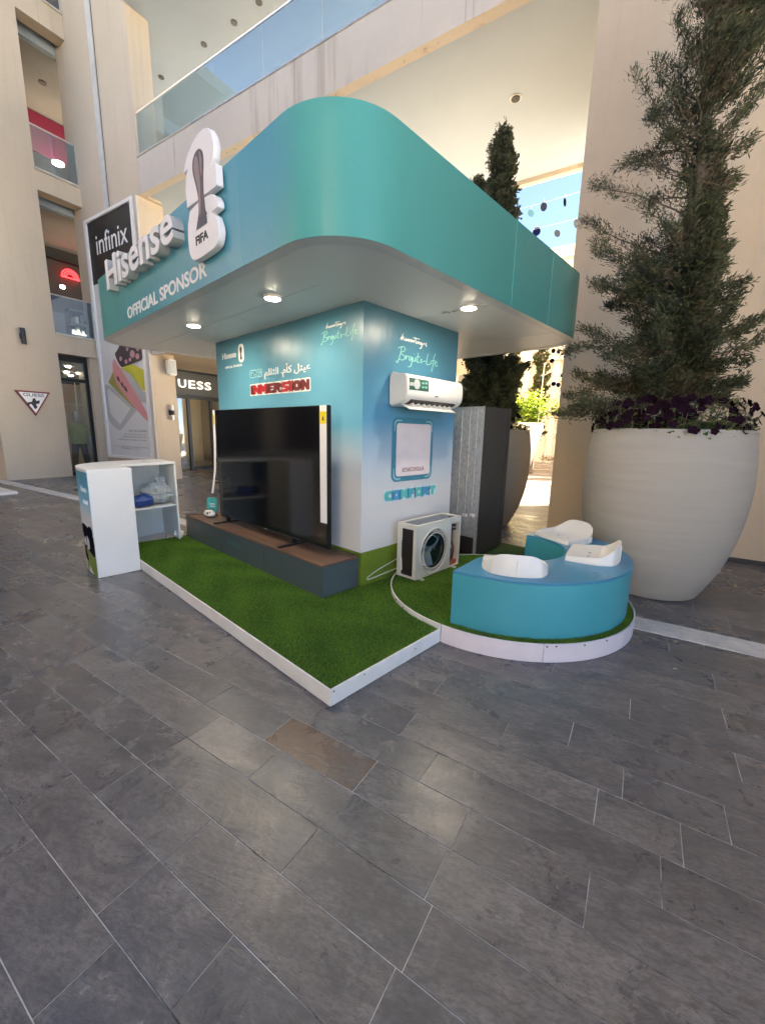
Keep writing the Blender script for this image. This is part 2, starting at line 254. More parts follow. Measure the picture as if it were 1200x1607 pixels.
# ------------------------------------------------------------------ mesh helpers
def setp(o, label=None, cat=None, group=None, kind=None):
    for k, v in (('label', label), ('category', cat), ('group', group), ('kind', kind)):
        if v: o[k] = v
    return o
class Thing:
    """an Empty at the thing's base; its parts are given in the coordinates of the frame (kiosk x,y or building b,c)"""
    def __init__(s, name, label, cat, org=(0, 0, 0), rz=0.0, frame='k', group=None, kind=None):
        s.e = bpy.data.objects.new(name, None); COL.objects.link(s.e); s.e.empty_display_size = 0.1
        s.frame = frame; s.org = Vector(org)
        p = Vector(org)
        if frame == 'b': p = BX*org[0] + CX*org[1] + Vector((0, 0, org[2])); rz = rz + DEL
        s.e.location = p; s.e.rotation_euler = (0, 0, rz)
        setp(s.e, label, cat, group, kind)
class MB:
    def __init__(s): s.v = []; s.f = []
    def add(s, v, f):
        o = len(s.v); s.v += [tuple(x) for x in v]; s.f += [tuple(i+o for i in q) for q in f]; return s
    def box(s, x0, x1, y0, y1, z0, z1):
        return s.add([(x0, y0, z0), (x1, y0, z0), (x1, y1, z0), (x0, y1, z0), (x0, y0, z1), (x1, y0, z1), (x1, y1, z1), (x0, y1, z1)],
                     [(0, 3, 2, 1), (4, 5, 6, 7), (0, 1, 5, 4), (1, 2, 6, 5), (2, 3, 7, 6), (3, 0, 4, 7)])
    def prism(s, poly, a0, a1, axis='z'):
        """poly in the two other axes: z->(x,y), y->(x,z), x->(y,z)"""
        def P(p, a): return {'z': (p[0], p[1], a), 'y': (p[0], a, p[1]), 'x': (a, p[0], p[1])}[axis]
        n = len(poly); v = [P(p, a0) for p in poly] + [P(p, a1) for p in poly]
        f = [tuple(range(n))[::-1], tuple(range(n, 2*n))] + [(i, (i+1) % n, n+(i+1) % n, n+i) for i in range(n)]
        return s.add(v, f)
    def lathe(s, prof, n=48, c=(0, 0, 0), cap=True):
        v = []; f = []
        for r, z in prof:
            for i in range(n):
                a = 2*PI*i/n; v.append((c[0]+r*math.cos(a), c[1]+r*math.sin(a), c[2]+z))
        for k in range(len(prof)-1):
            for i in range(n): f.append((k*n+i, k*n+(i+1) % n, (k+1)*n+(i+1) % n, (k+1)*n+i))
        if cap: f.append(tuple(range(n))[::-1]); f.append(tuple(range((len(prof)-1)*n, len(prof)*n)))
        return s.add(v, f)
    def tube(s, pts, r, n=8, r1=None):
        pts = [Vector(p) for p in pts]; v = []; f = []
        m = len(pts)
        for k, p in enumerate(pts):
            d = (pts[min(k+1, m-1)] - pts[max(k-1, 0)]).normalized()
            a = d.cross(Vector((0, 0, 1)) if abs(d.z) < 0.9 else Vector((1, 0, 0))).normalized(); b_ = d.cross(a)
            rr = r if r1 is None else r + (r1-r)*k/(m-1)
            for i in range(n): v.append(p + a*rr*math.cos(2*PI*i/n) + b_*rr*math.sin(2*PI*i/n))
        for k in range(m-1):
            for i in range(n): f.append((k*n+i, k*n+(i+1) % n, (k+1)*n+(i+1) % n, (k+1)*n+i))
        f.append(tuple(range(n))[::-1]); f.append(tuple(range((m-1)*n, m*n)))
        return s.add(v, f)
    def disc(s, c, ax, r, th, n=24, ry=None):
        """short cylinder along ax from centre c"""
        ry = ry or r
        if ax == 'z': return s.prism([(c[0]+r*math.cos(2*PI*i/n), c[1]+ry*math.sin(2*PI*i/n)) for i in range(n)], c[2], c[2]+th, 'z')
        if ax == 'x': return s.prism([(c[1]+r*math.cos(2*PI*i/n), c[2]+ry*math.sin(2*PI*i/n)) for i in range(n)], c[0], c[0]+th, 'x')
        return s.prism([(c[0]+r*math.cos(2*PI*i/n), c[2]+ry*math.sin(2*PI*i/n)) for i in range(n)], c[1], c[1]+th, 'y')
    def build(s, name, mat, parent=None, bevel=0, smooth=False, kind=None, seg=2):
        me = bpy.data.meshes.new(name)
        org = parent.org if isinstance(parent, Thing) else getattr(parent, 'org_', Vector((0, 0, 0)))
        if isinstance(parent, bpy.types.Object): org = Vector(parent.get('_o', (0, 0, 0)))
        me.from_pydata([(x-org.x, y-org.y, z-org.z) for x, y, z in s.v], [], s.f)
        bm = bmesh.new(); bm.from_mesh(me); bmesh.ops.recalc_face_normals(bm, faces=bm.faces)
        if bevel:
            es = [e for e in bm.edges if len(e.link_faces) == 2 and e.calc_face_angle(0) > 0.5]
            nb = bmesh.ops.bevel(bm, geom=es, offset=bevel, segments=seg, affect='EDGES', clamp_overlap=True)['faces']
            for q in nb: q.smooth = True
            if len(s.f) > 12 and not smooth:                       # long curved sides stay smooth, flat caps flat
                for q in bm.faces:
                    if len(q.verts) == 4: q.smooth = True
            if any(q.smooth for q in bm.faces) : pass
        bm.to_mesh(me); bm.free()
        if bevel: me.set_sharp_from_angle(angle=math.radians(38))
        if smooth:
            me.polygons.foreach_set('use_smooth', [True]*len(me.polygons)); me.set_sharp_from_angle(angle=math.radians(40))
        me.materials.append(MATS[mat])
        o = bpy.data.objects.new(name, me); COL.objects.link(o)
        if isinstance(parent, Thing): o.parent = parent.e; o['_o'] = tuple(parent.org)
        elif parent is not None: o.parent = parent; o['_o'] = tuple(org)
        else: o['_o'] = (0.0, 0.0, 0.0)
        if kind: o['kind'] = kind
        return o
def top_mesh(mb, name, mat, label, cat, group=None, kind=None, **kw):
    """a thing that is one mesh, its origin at its base centre"""
    a = np.array(mb.v); c = Vector(((a[:, 0].min()+a[:, 0].max())/2, (a[:, 1].min()+a[:, 1].max())/2, a[:, 2].min()))
    mb.v = [(x-c.x, y-c.y, z-c.z) for x, y, z in mb.v]; o = mb.build(name, mat, None, **kw); o.location = c
    return setp(o, label, cat, group, kind)
def smooth_pts(pts, n=6, closed=True):
    out = []; m = len(pts)
    rng = range(m) if closed else range(m-1)
    for i in rng:
        p0, p1, p2, p3 = (pts[(i-1) % m] if closed or i > 0 else pts[0]), pts[i], pts[(i+1) % m], (pts[(i+2) % m] if closed or i+2 < m else pts[-1])
        for k in range(n):
            t = k/n
            out.append(tuple(0.5*(2*p1[j] + (p2[j]-p0[j])*t + (2*p0[j]-5*p1[j]+4*p2[j]-p3[j])*t*t + (3*p1[j]-p0[j]-3*p2[j]+p3[j])*t**3) for j in range(len(p1))))
    if not closed: out.append(tuple(pts[-1]))
    return out
def rrect(x0, x1, y0, y1, r, n=8):
    out = []
    for cx, cy, a in ((x1-r, y0+r, -PI/2), (x1-r, y1-r, 0), (x0+r, y1-r, PI/2), (x0+r, y0+r, PI)):
        for i in range(n+1): t = a + PI/2*i/n; out.append((cx+r*math.cos(t), cy+r*math.sin(t)))
    return out
_tc = {}
def text_verts(s, bold=0.0, shear=0.0, space=1.0):
    k = (s, bold, shear, space)
    if k not in _tc:
        cu = bpy.data.curves.new('lettering', 'FONT'); cu.body = s; cu.offset = bold; cu.shear = shear; cu.space_character = space; cu.resolution_u = 4
        o = bpy.data.objects.new('lettering', cu); COL.objects.link(o)
        me = bpy.data.meshes.new_from_object(o.evaluated_get(bpy.context.evaluated_depsgraph_get()))
        v = np.array([tuple(x.co) for x in me.vertices])[:, :2]; f = [tuple(p.vertices) for p in me.polygons]
        bpy.data.objects.remove(o); bpy.data.curves.remove(cu); bpy.data.meshes.remove(me)
        lo, hi = v.min(0), v.max(0); _tc[k] = ((v-lo)/(hi-lo), f)
    return _tc[k]
def text_mb(s, p0, p1, plane, at, depth=0.002, out=-1, bold=0.0, shear=0.0, space=1.0, letters=False):
    """text filling the rectangle p0..p1 of a plane ('y': x,z at y=at; 'x': y,z at x=at), standing out by depth towards out"""
    uv, f = text_verts(s, bold, shear, space)
    groups = [list(range(len(uv)))]
    if letters:                                              # split into letters by gaps along the line
        par = list(range(len(uv)))
        def find(i):
            while par[i] != i: par[i] = par[par[i]]; i = par[i]
            return i
        for q in f:
            for j in q[1:]: par[find(j)] = find(q[0])
        isl = {}
        for i in range(len(uv)): isl.setdefault(find(i), []).append(i)
        iv = sorted([[uv[g, 0].min(), uv[g, 0].max(), g] for g in isl.values() if len(g) > 2], key=lambda t: t[0]); mer = []
        for a, b_, g in iv:
            if mer and a < mer[-1][1] - 0.002: mer[-1][1] = max(mer[-1][1], b_); mer[-1][2] = mer[-1][2] + g
            else: mer.append([a, b_, list(g)])
        groups = [g for _, _, g in mer]
    res = []
    for g in groups:
        ix = {i: k for k, i in enumerate(g)}; ff = [tuple(ix[i] for i in q) for q in f if q[0] in ix]
        P = [(p0[0]+uv[i, 0]*(p1[0]-p0[0]), p0[1]+uv[i, 1]*(p1[1]-p0[1])) for i in g]
        def M(p, a): return (p[0], a, p[1]) if plane == 'y' else ((a, p[0], p[1]) if plane == 'x' else (p[0], p[1], a))
        n = len(P); mb = MB(); v = [M(p, at+out*depth) for p in P]; faces = list(ff)
        cnt = {}
        for q in ff:
            for i in range(len(q)): e = (q[i], q[(i+1) % len(q)]); cnt[tuple(sorted(e))] = cnt.get(tuple(sorted(e)), 0) + 1
        v += [M(p, at) for p in P]
        for q in ff:
            for i in range(len(q)):
                e = (q[i], q[(i+1) % len(q)])
                if cnt[tuple(sorted(e))] == 1: faces.append((e[0], e[1], e[1]+n, e[0]+n))
        mb.add(v, faces); res.append(mb)
    return res if letters else res[0]
def strokes(paths, p0, p1, plane, at, w, depth=0.002, out=-1):
    """handwritten script: pen strokes in a unit box, drawn as thin ribbons"""
    mb = MB()
    for pa in paths:
        q = smooth_pts(pa, 5, False); q = [(p0[0]+a*(p1[0]-p0[0]), p0[1]+b_*(p1[1]-p0[1])) for a, b_ in q]
        L = []; R = []
        for i in range(len(q)):
            a, b_ = q[max(i-1, 0)], q[min(i+1, len(q)-1)]; dx, dy = b_[0]-a[0], b_[1]-a[1]; l = math.hypot(dx, dy) or 1
            ww = w*(0.6+0.5*abs(dy/l)); L.append((q[i][0]-dy/l*ww, q[i][1]+dx/l*ww)); R.append((q[i][0]+dy/l*ww, q[i][1]-dx/l*ww))
        def M(p): return (p[0], at+out*depth, p[1]) if plane == 'y' else (at+out*depth, p[0], p[1])
        n = len(q); mb.add([M(p) for p in L+R], [(i, i+1, n+i+1, n+i) for i in range(n-1)])
    return mb
def tinted(name, V, Fq, tint, mat, parent=None, loc=None, kind=None):
    """a big mesh from numpy arrays with one colour seed per face"""
    me = bpy.data.meshes.new(name); nv = len(V); k = Fq.shape[1]; nf = len(Fq)
    me.vertices.add(nv); me.vertices.foreach_set('co', np.ascontiguousarray(V, dtype=np.float32).ravel())
    me.loops.add(nf*k); me.loops.foreach_set('vertex_index', np.ascontiguousarray(Fq, dtype=np.int32).ravel())
    me.polygons.add(nf); me.polygons.foreach_set('loop_start', np.arange(0, nf*k, k, dtype=np.int32))
    me.update(calc_edges=True); me.shade_flat()
    a = me.attributes.new('tint', 'FLOAT_COLOR', 'FACE'); c = np.ones((nf, 4), np.float32); c[:, :tint.shape[1]] = tint; a.data.foreach_set('color', c.ravel())
    me.materials.append(MATS[mat]); o = bpy.data.objects.new(name, me); COL.objects.link(o)
    if parent is not None: o.parent = parent.e if isinstance(parent, Thing) else parent
    if loc: o.location = loc
    if kind: o['kind'] = kind
    return o
def b2w(p): q = BX*p[0] + CX*p[1]; return (q.x, q.y, p[2])
def w2b(p): v = Vector((p[0], p[1], 0)); return (v.dot(BX), v.dot(CX))
def cam_px(p):
    d = Vector(p) - CAM; z = d.dot(fw)
    return (600+F_PX*d.dot(r2)/z, 803.5-F_PX*d.dot(u2)/z, z) if z > 0.1 else (0, 0, -1)
# ================================================================== SETTING: ground
pav = MB().add([(-70, -60, -0.0022), (60, -60, -0.0022), (60, 110, -0.0022), (-70, 110, -0.0022)], [(0, 1, 2, 3)]).build('pavement', 'grout')
setp(pav, 'dark slate plank paving of the plaza', 'paving', kind='structure')
ROWS = {-1: [1.18, 1.91], -2: [1.62, 2.15, 2.51], -3: [1.18, 2.06, 2.35], -4: [1.395, 2.28], -5: [0.16, 0.64, 1.18, 1.63, 2.07], -6: [-0.98, 0.32, 0.76, 1.62], -7: [-0.97, 0.31, 1.17, 1.65], -8: [-0.56, 0.30, 0.80, 1.63], -9: [-0.8, 0.11, 0.78, 1.18], -10: [-0.09, 0.32, 0.9]}
tiles = []
for r in range(-30, 130):
    c0 = -0.73 + 0.2*r; c0, c1 = c0 - 0.2 + 0.2, c0 + 0.2          # joints at -0.73 + 0.2 r
    rr = random.Random(100+r); known = ROWS.get(r, None); xs = []
    x = known[-1] if known else 2.6 + rr.choice((0, 0.22, 0.44))
    xs = list(known) if known else [x]
    while xs[-1] < 9: xs.append(xs[-1] + rr.choice((0.66, 0.88, 1.1, 1.32, 1.54)))
    lo = xs[0]; left = []
    while lo > -24: lo -= rr.choice((0.66, 0.88, 1.1, 1.32, 1.54)); left.insert(0, lo)
    xs = left + xs
    for a, b_ in zip(xs[:-1], xs[1:]): tiles.append((a, b_, c0, c1, rr.random(), rr.random(), rr.random()))
def tile_geo(a, b_, c0, c1, lift, g=0.0016):
    P = [b2w((a+g, c0+g, lift)), b2w((b_-g, c0+g, lift)), b2w((b_-g, c1-g, lift)), b2w((a+g, c1-g, lift))]; h = 0.0007
    Q = [b2w((a+g+h, c0+g+h, 0)), b2w((b_-g-h, c0+g+h, 0)), b2w((b_-g-h, c1-g-h, 0)), b2w((a+g+h, c1-g-h, 0))]
    V = [(p[0], p[1], -0.008) for p in P] + [(p[0], p[1], lift-0.0008) for p in P] + [(q[0], q[1], lift) for q in Q]
    Fq = [(8, 9, 10, 11)] + [(4+i, 4+(i+1) % 4, 8+(i+1) % 4, 8+i) for i in range(4)] + [(i, (i+1) % 4, 4+(i+1) % 4, 4+i) for i in range(4)]
    return V, Fq
def covered(x, y):
    return (-3.0 < x < 0.95 and -1.1 < y < 2.6) or (x-0.97)**2+(y-0.87)**2 < 0.9 or (-3.3 < x < -2.2 and -1.5 < y < 0) or ((x-1.81)**2+(y-2.33)**2 < 0.12)
sc = []
for i, t in enumerate(tiles):
    p = b2w(((t[0]+t[1])/2, (t[2]+t[3])/2, 0)); q = cam_px(p)
    vis = q[2] > 0.2 and -120 < q[0] < 1320 and q[1] < 1720 and not covered(p[0], p[1])
    wp = w2b(p); vis = vis and not (wp[0] > 0.94 and wp[1] > 3.5)
    sc.append(((t[1]-t[0])*0.2/q[2]**3 if vis else -1, i))
big = set(i for s_, i in sorted(sc, reverse=True)[:298])
V, Fs, T = [], [], []
for i, t in enumerate(tiles):
    rr = random.Random(i); lift = rr.uniform(-0.0007, 0.0007); tint = t[4:7]
    if abs(t[2]+0.5) > 60: continue
    ex = (0.98 < t[1] < 1.3 and abs(t[2]+1.73) < 0.02) or (abs(t[2]+1.53) < .02 and 0.9 < t[1] < 1.2)
    v, f = tile_geo(*t[:4], lift)
    if i in big:
        tt = np.tile(np.array([[tint[0], 0.97 if (0.9 < (t[0]+t[1])/2 < 1.18 and abs(t[2]+1.73) < 0.02) else tint[1]*0.88, tint[2]]]), (9, 1))
        tinted('slate_tile', np.array(v), np.array(f), tt, 'slate_stone', pav)
    else:
        o = len(V); V += v; Fs += [tuple(j+o for j in q) for q in f]; T += [tint]*9
tinted('slate_tiles', np.array(V), np.array(Fs), np.array(T), 'slate_stone', pav, kind='stuff')
stb = MB()
for k in range(24):
    a = -26 + k*1.45; stb.box(a+0.003, a+1.447, 0.725, 0.95, -0.006, 0.006 + 0.0008*(k % 3)); stb.box(a+0.003, a+1.447, 0.962, 0.99, -0.006, 0.005)
so_ = stb.build('paving_strip', 'marble_strip', None, bevel=0.002); so_.rotation_euler = (0, 0, DEL); setp(so_, 'pale worn stone strip crossing the slate paving', 'paving strip', kind='structure')

# ================================================================== SETTING: buildings (frame b,c)
LB = Thing('corner_building', 'cream plaster building with stacked openings and glass rails on the left', 'building', (-12.4, 3.58, 0), frame='b')
w_ = MB()
w_.box(-15.2, -12.4, 1.01, 2.53, 0, 14.4)                                           # pier beside the openings
w_.box(-13.0, -9.5, 3.58, 4.22, 0, 7.24); w_.box(-13.0, -9.4, 3.582, 4.13, 7.24, 14.4)  # facade with the banner, column above
w_.build('wall', 'cream_plaster', LB)
for z0, z1 in ((3.53, 4.03), (7.65, 8.13), (11.65, 12.2)):
    MB().box(-12.78, -12.402, 2.531, 3.578, z0, z1).build('lintel', 'cream_plaster', LB)
    MB().box(-12.80, -12.36, 2.535, 3.576, z1+0.002, z1+0.05).build('sill', 'rail_metal', LB, bevel=0.006)
for z in (4.03, 8.13, 12.2):
    zz = z+0.05; gm = 'sky_tint_glass' if z > 12 else 'rail_glass'  # top panes: reflected sky put into the glass as a blue tint
    for a in (2.545, 3.06): MB().box(-12.46, -12.448, a, a+0.505, zz, zz+1.0).build('rail_pane', gm, LB)
    MB().tube([(-12.455, 2.535, zz+1.02), (-12.455, 3.575, zz+1.02)], 0.022).build('handrail', 'rail_metal', LB, smooth=True)
    MB().box(-12.47, -12.44, 3.55, 3.575, zz, zz+1.0).build('rail_post', 'rail_metal', LB)
# rooms behind the openings
for k, (z0, z1) in enumerate(((0, 3.53), (4.05, 7.65), (8.15, 11.65), (12.2, 14.2))):
    MB().box(-19, -13.2, -3.0, 9.0, z1-0.12, z1+0.3).build('ceiling', 'ceiling_grey', LB); MB().box(-13.2, -13.05, 1.0, 9.0, z1-0.10, z1+0.45).build('beam', 'ceiling_white', LB)
    MB().box(-19.2, -19.0, -4.0, 9.0, z0, z1+0.4).build('back_wall', 'room_dark', LB); MB().box(-19, -13.3, 9.0, 9.2, z0, z1+0.4).build('room_wall', 'room_grey', LB)
    if k: MB().box(-19, -12.8, 1.0, 9.0, z0-0.38, z0-0.02).build('floor_slab', 'room_dark', LB)
MB().box(-16.3, -16.0, 1.0, 8.9, 10.33, 11.5).build('inner_wall', 'crimson', LB)
MB().box(-16.3, -16.05, 1.0, 8.9, 8.1, 10.33).build('inner_wall', 'room_dark', LB)
MB().disc((-15.6, 4.42, 10.05), 'z', 0.16, 0.05).build('room_lamp', 'shop_lamp', LB)
MB().disc((-14.4, 3.75, 11.5), 'z', 0.10, 0.028).build('downlight', 'black_frame', LB)
MB().box(-16.3, -16.05, 1.0, 8.9, 4.05, 7.53).build('inner_wall', 'room_dark', LB)
for z in (4.7, 5.05, 5.5): MB().box(-15.95, -15.6, 4.25, 6.0, z, z+0.05).build('shelf', 'room_grey', LB)
for z in (4.76, 5.11):
    for j in range(7): MB().box(-15.9, -15.7, 4.3+j*0.15, 4.4+j*0.15, z, z+0.14+0.08*(j % 3)).build('shelf_box', ('room_grey', 'store_cream', 'band_grey')[j % 3], LB)
MB().box(-15.95, -15.9, 3.4, 4.2, 4.3, 5.4).build('menu_board', 'room_grey', LB)
MB().box(-16.0, -15.8, 2.6, 6.0, 7.12, 7.22).build('inner_beam', 'black_frame', LB)
MB().disc((-15.0, 3.88, 6.0), 'z', 0.06, 0.08).build('room_lamp', 'shop_lamp', LB)
MB().box(-11.17, -10.93, 3.555, 3.5795, 7.3, 14).build('drain_channel', 'pipe_paint', LB, bevel=0.01); MB().box(-10.915, -10.90, 3.57, 3.5798, 7.3, 14).build('wall_joint', 'band_grey', LB)
# ground-floor shop door below
MB().box(-12.74, -12.66, 2.535, 2.60, 0, 3.52).box(-12.74, -12.66, 3.27, 3.36, 0, 3.52).box(-12.74, -12.66, 2.60, 3.27, 3.36, 3.52).box(-12.74, -12.66, 2.60, 3.27, 2.78, 2.88).box(-12.74, -12.66, 2.60, 3.27, 0.0, 0.09).build('door_frame', 'black_frame', LB)
MB().box(-12.71, -12.70, 2.60, 3.27, 0.09, 2.78).build('door_pane', 'clear_glass', LB); MB().box(-12.71, -12.70, 2.60, 3.27, 2.88, 3.36).build('transom_pane', 'clear_glass', LB)
MB().box(-12.8, -12.5, 3.36, 3.579, 0, 3.53).build('jamb', 'cream_plaster', LB)
MB().box(-18.9, -18.6, 0.0, 8.9, 0, 3.2).build('shop_wall', 'store_cream', LB); MB().box(-18.6, -12.9, 0.5, 8.9, 0.001, 0.01).build('shop_floor', 'store_floor', LB)
MB().box(-16.6, -14.6, 3.75, 4.6, 0.01, 1.15).build('shop_cabinet', 'store_cream', LB); MB().tube([(-15.5, 3.2, 2.25), (-15.5, 5.0, 2.25)], 0.02).tube([(-15.5, 4.1, 0.9), (-15.5, 4.1, 3.1)], 0.02).build('clothes_rail', 'rail_metal', LB)
for j, (a, b_) in enumerate(((-14.2, 3.45), (-15.9, 4.05), (-15.8, 4.4), (-17, 4.6))): MB().disc((a, b_, 3.37), 'z', 0.07, 0.04).build('shop_downlight', 'shop_lamp', LB)

FB = Thing('footbridge', 'cream plaster footbridge with glass balustrade crossing above the kiosk', 'footbridge', (-4.2, 5.7, 7.2), frame='b')
MB().box(-9.4, 0.94, 3.583, 3.76, 7.235, 8.03).build('edge_beam', 'bridge_plaster', FB)
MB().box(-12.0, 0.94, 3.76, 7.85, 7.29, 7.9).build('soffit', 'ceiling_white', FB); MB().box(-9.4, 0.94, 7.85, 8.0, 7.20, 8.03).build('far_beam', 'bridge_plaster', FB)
MB().box(-9.4, 0.94, 3.76, 7.85, 7.9, 8.02).build('deck', 'room_grey', FB)
MB().box(-9.4, 0.94, 3.56, 3.72, 8.032, 8.07).build('coping', 'rail_metal', FB, bevel=0.006)
for k in range(7):
    a = -9.38 + k*1.475; MB().box(a+0.006, a+1.465, 3.63, 3.645, 8.07, 8.98).build('balustrade_pane', 'rail_glass', FB)
MB().tube([(-9.38, 3.637, 9.0), (0.93, 3.637, 9.0)], 0.022).build('handrail', 'rail_metal', FB, smooth=True)
MB().box(-9.4, 0.94, 3.5, 8.6, 11.2, 11.9).build('upper_soffit', 'ceiling_white', FB); MB().box(-12.9, -9.4, 4.135, 8.6, 11.2, 11.9).build('upper_soffit', 'ceiling_white', FB); MB().box(-12.9, 0.93, 3.62, 8.5, 11.9, 27).build('sun_block_storeys', 'cream_plaster', FB)  # storeys above the upper soffit are unseen, added to block the sun
MB().box(-9.39, 0.94, 8.0, 8.6, 8.03, 9.1).build('far_parapet', 'bridge_plaster', FB)
for p in ((-7.6, 5.22), (-8.75, 5.2), (-10.7, 5.2), (-6.7, 5.2)): MB().disc((p[0], p[1], 11.18), 'z', 0.075, 0.019).build('ceiling_spot', 'band_grey', FB)
for p in ((-0.58, 5.37), (-3.4, 5.37), (-6.2, 5.37)):
    MB().disc((p[0], p[1], 7.275), 'z', 0.10, 0.014).build('ceiling_spot', 'rail_metal', FB); MB().disc((p[0], p[1], 7.262), 'z', 0.075, 0.012).build('ceiling_spot', 'black_frame', FB)

RB = Thing('side_building', 'tall plain cream wall behind the big planter with cypress', 'building', (0.94, 3.58, 0), frame='b')
MB().box(0.94, 6.5, 3.58, 6.9, 0, 27).build('wall', 'warm_plaster', RB)
MB().box(0.952, 6.5, 3.568, 3.578, 0.0, 0.055).build('skirting', 'black_frame', RB)
EB = Thing('sun_block_building', 'unseen tall cream block added on the right to shade the plaza', 'building', (6.5, 3, 0), frame='b')  # unseen building added to keep direct sun off the foreground
MB().box(6.5, 18, -0.5, 6.9, 0, 27).build('wall', 'cream_plaster', EB)
for z in (1.0, 5.0, 9.1, 13.2):
    for c in (0.4,): MB().box(6.46, 6.5, c, c+2.2, z, z+2.2).build('window', 'sky_tint_glass', EB)
OB = Thing('opposite_building', 'low cream arcade building across the plaza behind the viewer', 'building', (-14, -14, 0), frame='b')
MB().box(-34, 6, -22, -13, 0, 9.5).build('wall', 'cream_plaster', OB)
for b_ in range(-32, 5, 4):
    MB().box(b_, b_+2.6, -13.0, -12.97, 0.1, 3.4).build('shop_window', 'black_frame', OB); MB().box(b_, b_+2.6, -13.0, -12.97, 4.8, 7.4).build('window', 'sky_tint_glass', OB)
WB = Thing('west_building', 'cream block with shop fronts far left of the view', 'building', (-24, -6, 0), frame='b')
MB().box(-34, -24, -13, 1.0, 0, 12).build('wall', 'cream_plaster', WB)
for c in range(-12, 0, 4):
    MB().box(-24, -23.97, c, c+2.6, 0.1, 3.4).build('shop_window', 'black_frame', WB); MB().box(-24, -23.97, c, c+2.6, 4.8, 7.4).build('window', 'black_frame', WB)

# shop front under the first floor, seen between the pillar and the kiosk
SF = Thing('shop_front', 'dark framed shop front with white serif letters under grey fascia', 'shop front', (-11.95, 6.0, 0), frame='b')
MB().box(-12.2, -11.95, 4.22, 10.5, 2.66, 3.42).build('fascia', 'band_grey', SF)
MB().box(-12.0, -11.93, 4.22, 10.5, 3.42, 3.50).build('top_rail', 'black_frame', SF)
fr = MB()
for c in (5.62, 6.10, 7.02, 7.95, 8.9): fr.box(-12.0, -11.92, c, c+0.11, 0, 2.66)
fr.box(-12.0, -11.925, 4.22, 10.5, 2.52, 2.655).box(-12.0, -11.925, 6.21, 7.02, 0.0, 0.10); fr.build('frame', 'black_frame', SF)
for c in (5.73, 6.21, 7.13, 8.06): MB().box(-11.97, -11.962, c, c+(0.37 if c < 6 else 0.82), 0.10, 2.52).build('pane', 'clear_glass', SF)
MB().box(-12.2, -11.95, 4.22, 5.62, 0, 2.66).build('side_panel', 'room_grey', SF)
MB().box(-15.6, -15.4, 4.3, 10.4, 0, 3.4).build('shop_wall', 'store_cream', SF); MB().box(-15.4, -12.0, 4.3, 10.4, 0.0, 0.012).build('shop_floor', 'store_floor', SF)
MB().box(-15.4, -12.0, 4.3, 10.4, 3.40, 3.44).build('shop_ceiling', 'ceiling_white', SF); MB().box(-15.38, -12.1, 4.23, 4.30, 0, 3.4).build('shop_wall', 'store_cream', SF)
MB().box(-15.35, -12.1, 10.4, 10.5, 0, 3.4).build('shop_wall', 'store_cream', SF)
for c in (5.2, 6.6, 8.0): MB().disc((-13.5, c, 3.36), 'z', 0.12, 0.03).build('shop_downlight', 'shop_lamp', SF)
MB().box(-13.6, -13.1, 5.75, 6.05, 0.02, 1.1).build('display_stand', 'room_grey', SF); MB().box(-13.5, -13.2, 5.78, 6.02, 1.1, 1.75).build('display_garment', 'banner_blush', SF); MB().tube([(-12.4, 6.75, 1.25), (-12.4, 6.75, 0.9)], 0.015).build('door_handle', 'rail_metal', SF)
for L_, a, b_ in (('G', 5.38, 5.70), ('U', 5.83, 6.11), ('E', 6.22, 6.46), ('S', 6.55, 6.78), ('S', 6.87, 7.10)):
    text_mb(L_, (a, 2.90), (b_, 3.17), 'x', -11.95, 0.04, 1, bold=0.0).build('letter', 'sign_glow', SF)
US = Thing('first_floor_slab', 'cream slab roofing the passage above the shop front', 'building', (-8.5, 7, 3.45), frame='b')
MB().box(-12.3, -2.2, 3.66, 11, 3.50, 4.03).build('slab', 'cream_plaster', US); MB().box(-12.3, -2.2, 3.66, 11, 4.032, 4.05).build('bounce_cut_layer', 'room_grey', US); MB().box(-9.48, -2.2, 3.60, 3.658, 3.42, 4.055).build('edge', 'bridge_plaster', US); MB().box(-2.198, -0.85, 3.66, 6.5, 3.50, 4.05).build('slab', 'cream_plaster', US); MB().box(-14, -4.0, 11, 11.3, 0, 7.2).build('end_wall', 'warm_plaster', US)  # extra right slab added to block sun, grey top layer added to cut bounce

# banner on the facade
BN = Thing('advertising_banner', 'tall poster banner with black top and pink phone on white ground', 'banner', (-11.0, 3.56, 0.6), frame='b')
MB().box(-12.16, -9.8, 3.545, 3.565, 5.55, 7.16).build('black_panel', 'banner_black', BN); MB().box(-12.16, -9.8, 3.545, 3.565, 0.63, 5.548).build('white_panel', 'banner_white', BN)
MB().box(-12.3, -12.16, 3.50, 3.578, 0.55, 7.25).box(-9.8, -9.66, 3.50, 3.578, 0.55, 7.25).box(-12.16, -9.8, 3.50, 3.578, 7.16, 7.25).box(-12.16, -9.8, 3.50, 3.578, 0.55, 0.63).build('frame', 'white_paint', BN, bevel=0.01)
MB().box(-9.64, -9.505, 3.52, 3.579, 0.4, 7.235).build('edge_strip', 'bridge_plaster', BN)
text_mb('infinix', (-11.76, 6.28), (-10.08, 6.80), 'y', 3.545, 0.004, -1).build('lettering', 'print_white', BN)
def flat(poly, mat, nm, off): MB().prism(poly, 3.545-off, 3.545-off+0.0015, 'y').build(nm, mat, BN)
flat(smooth_pts([(-12.12, 2.55), (-11.98, 2.75), (-11.2, 2.45), (-10.46, 2.02), (-10.55, 1.9), (-11.30, 1.46), (-11.45, 1.40), (-11.62, 1.42), (-12.1, 1.75)], 3), 'case_grey', 'printed_case', 0.003)
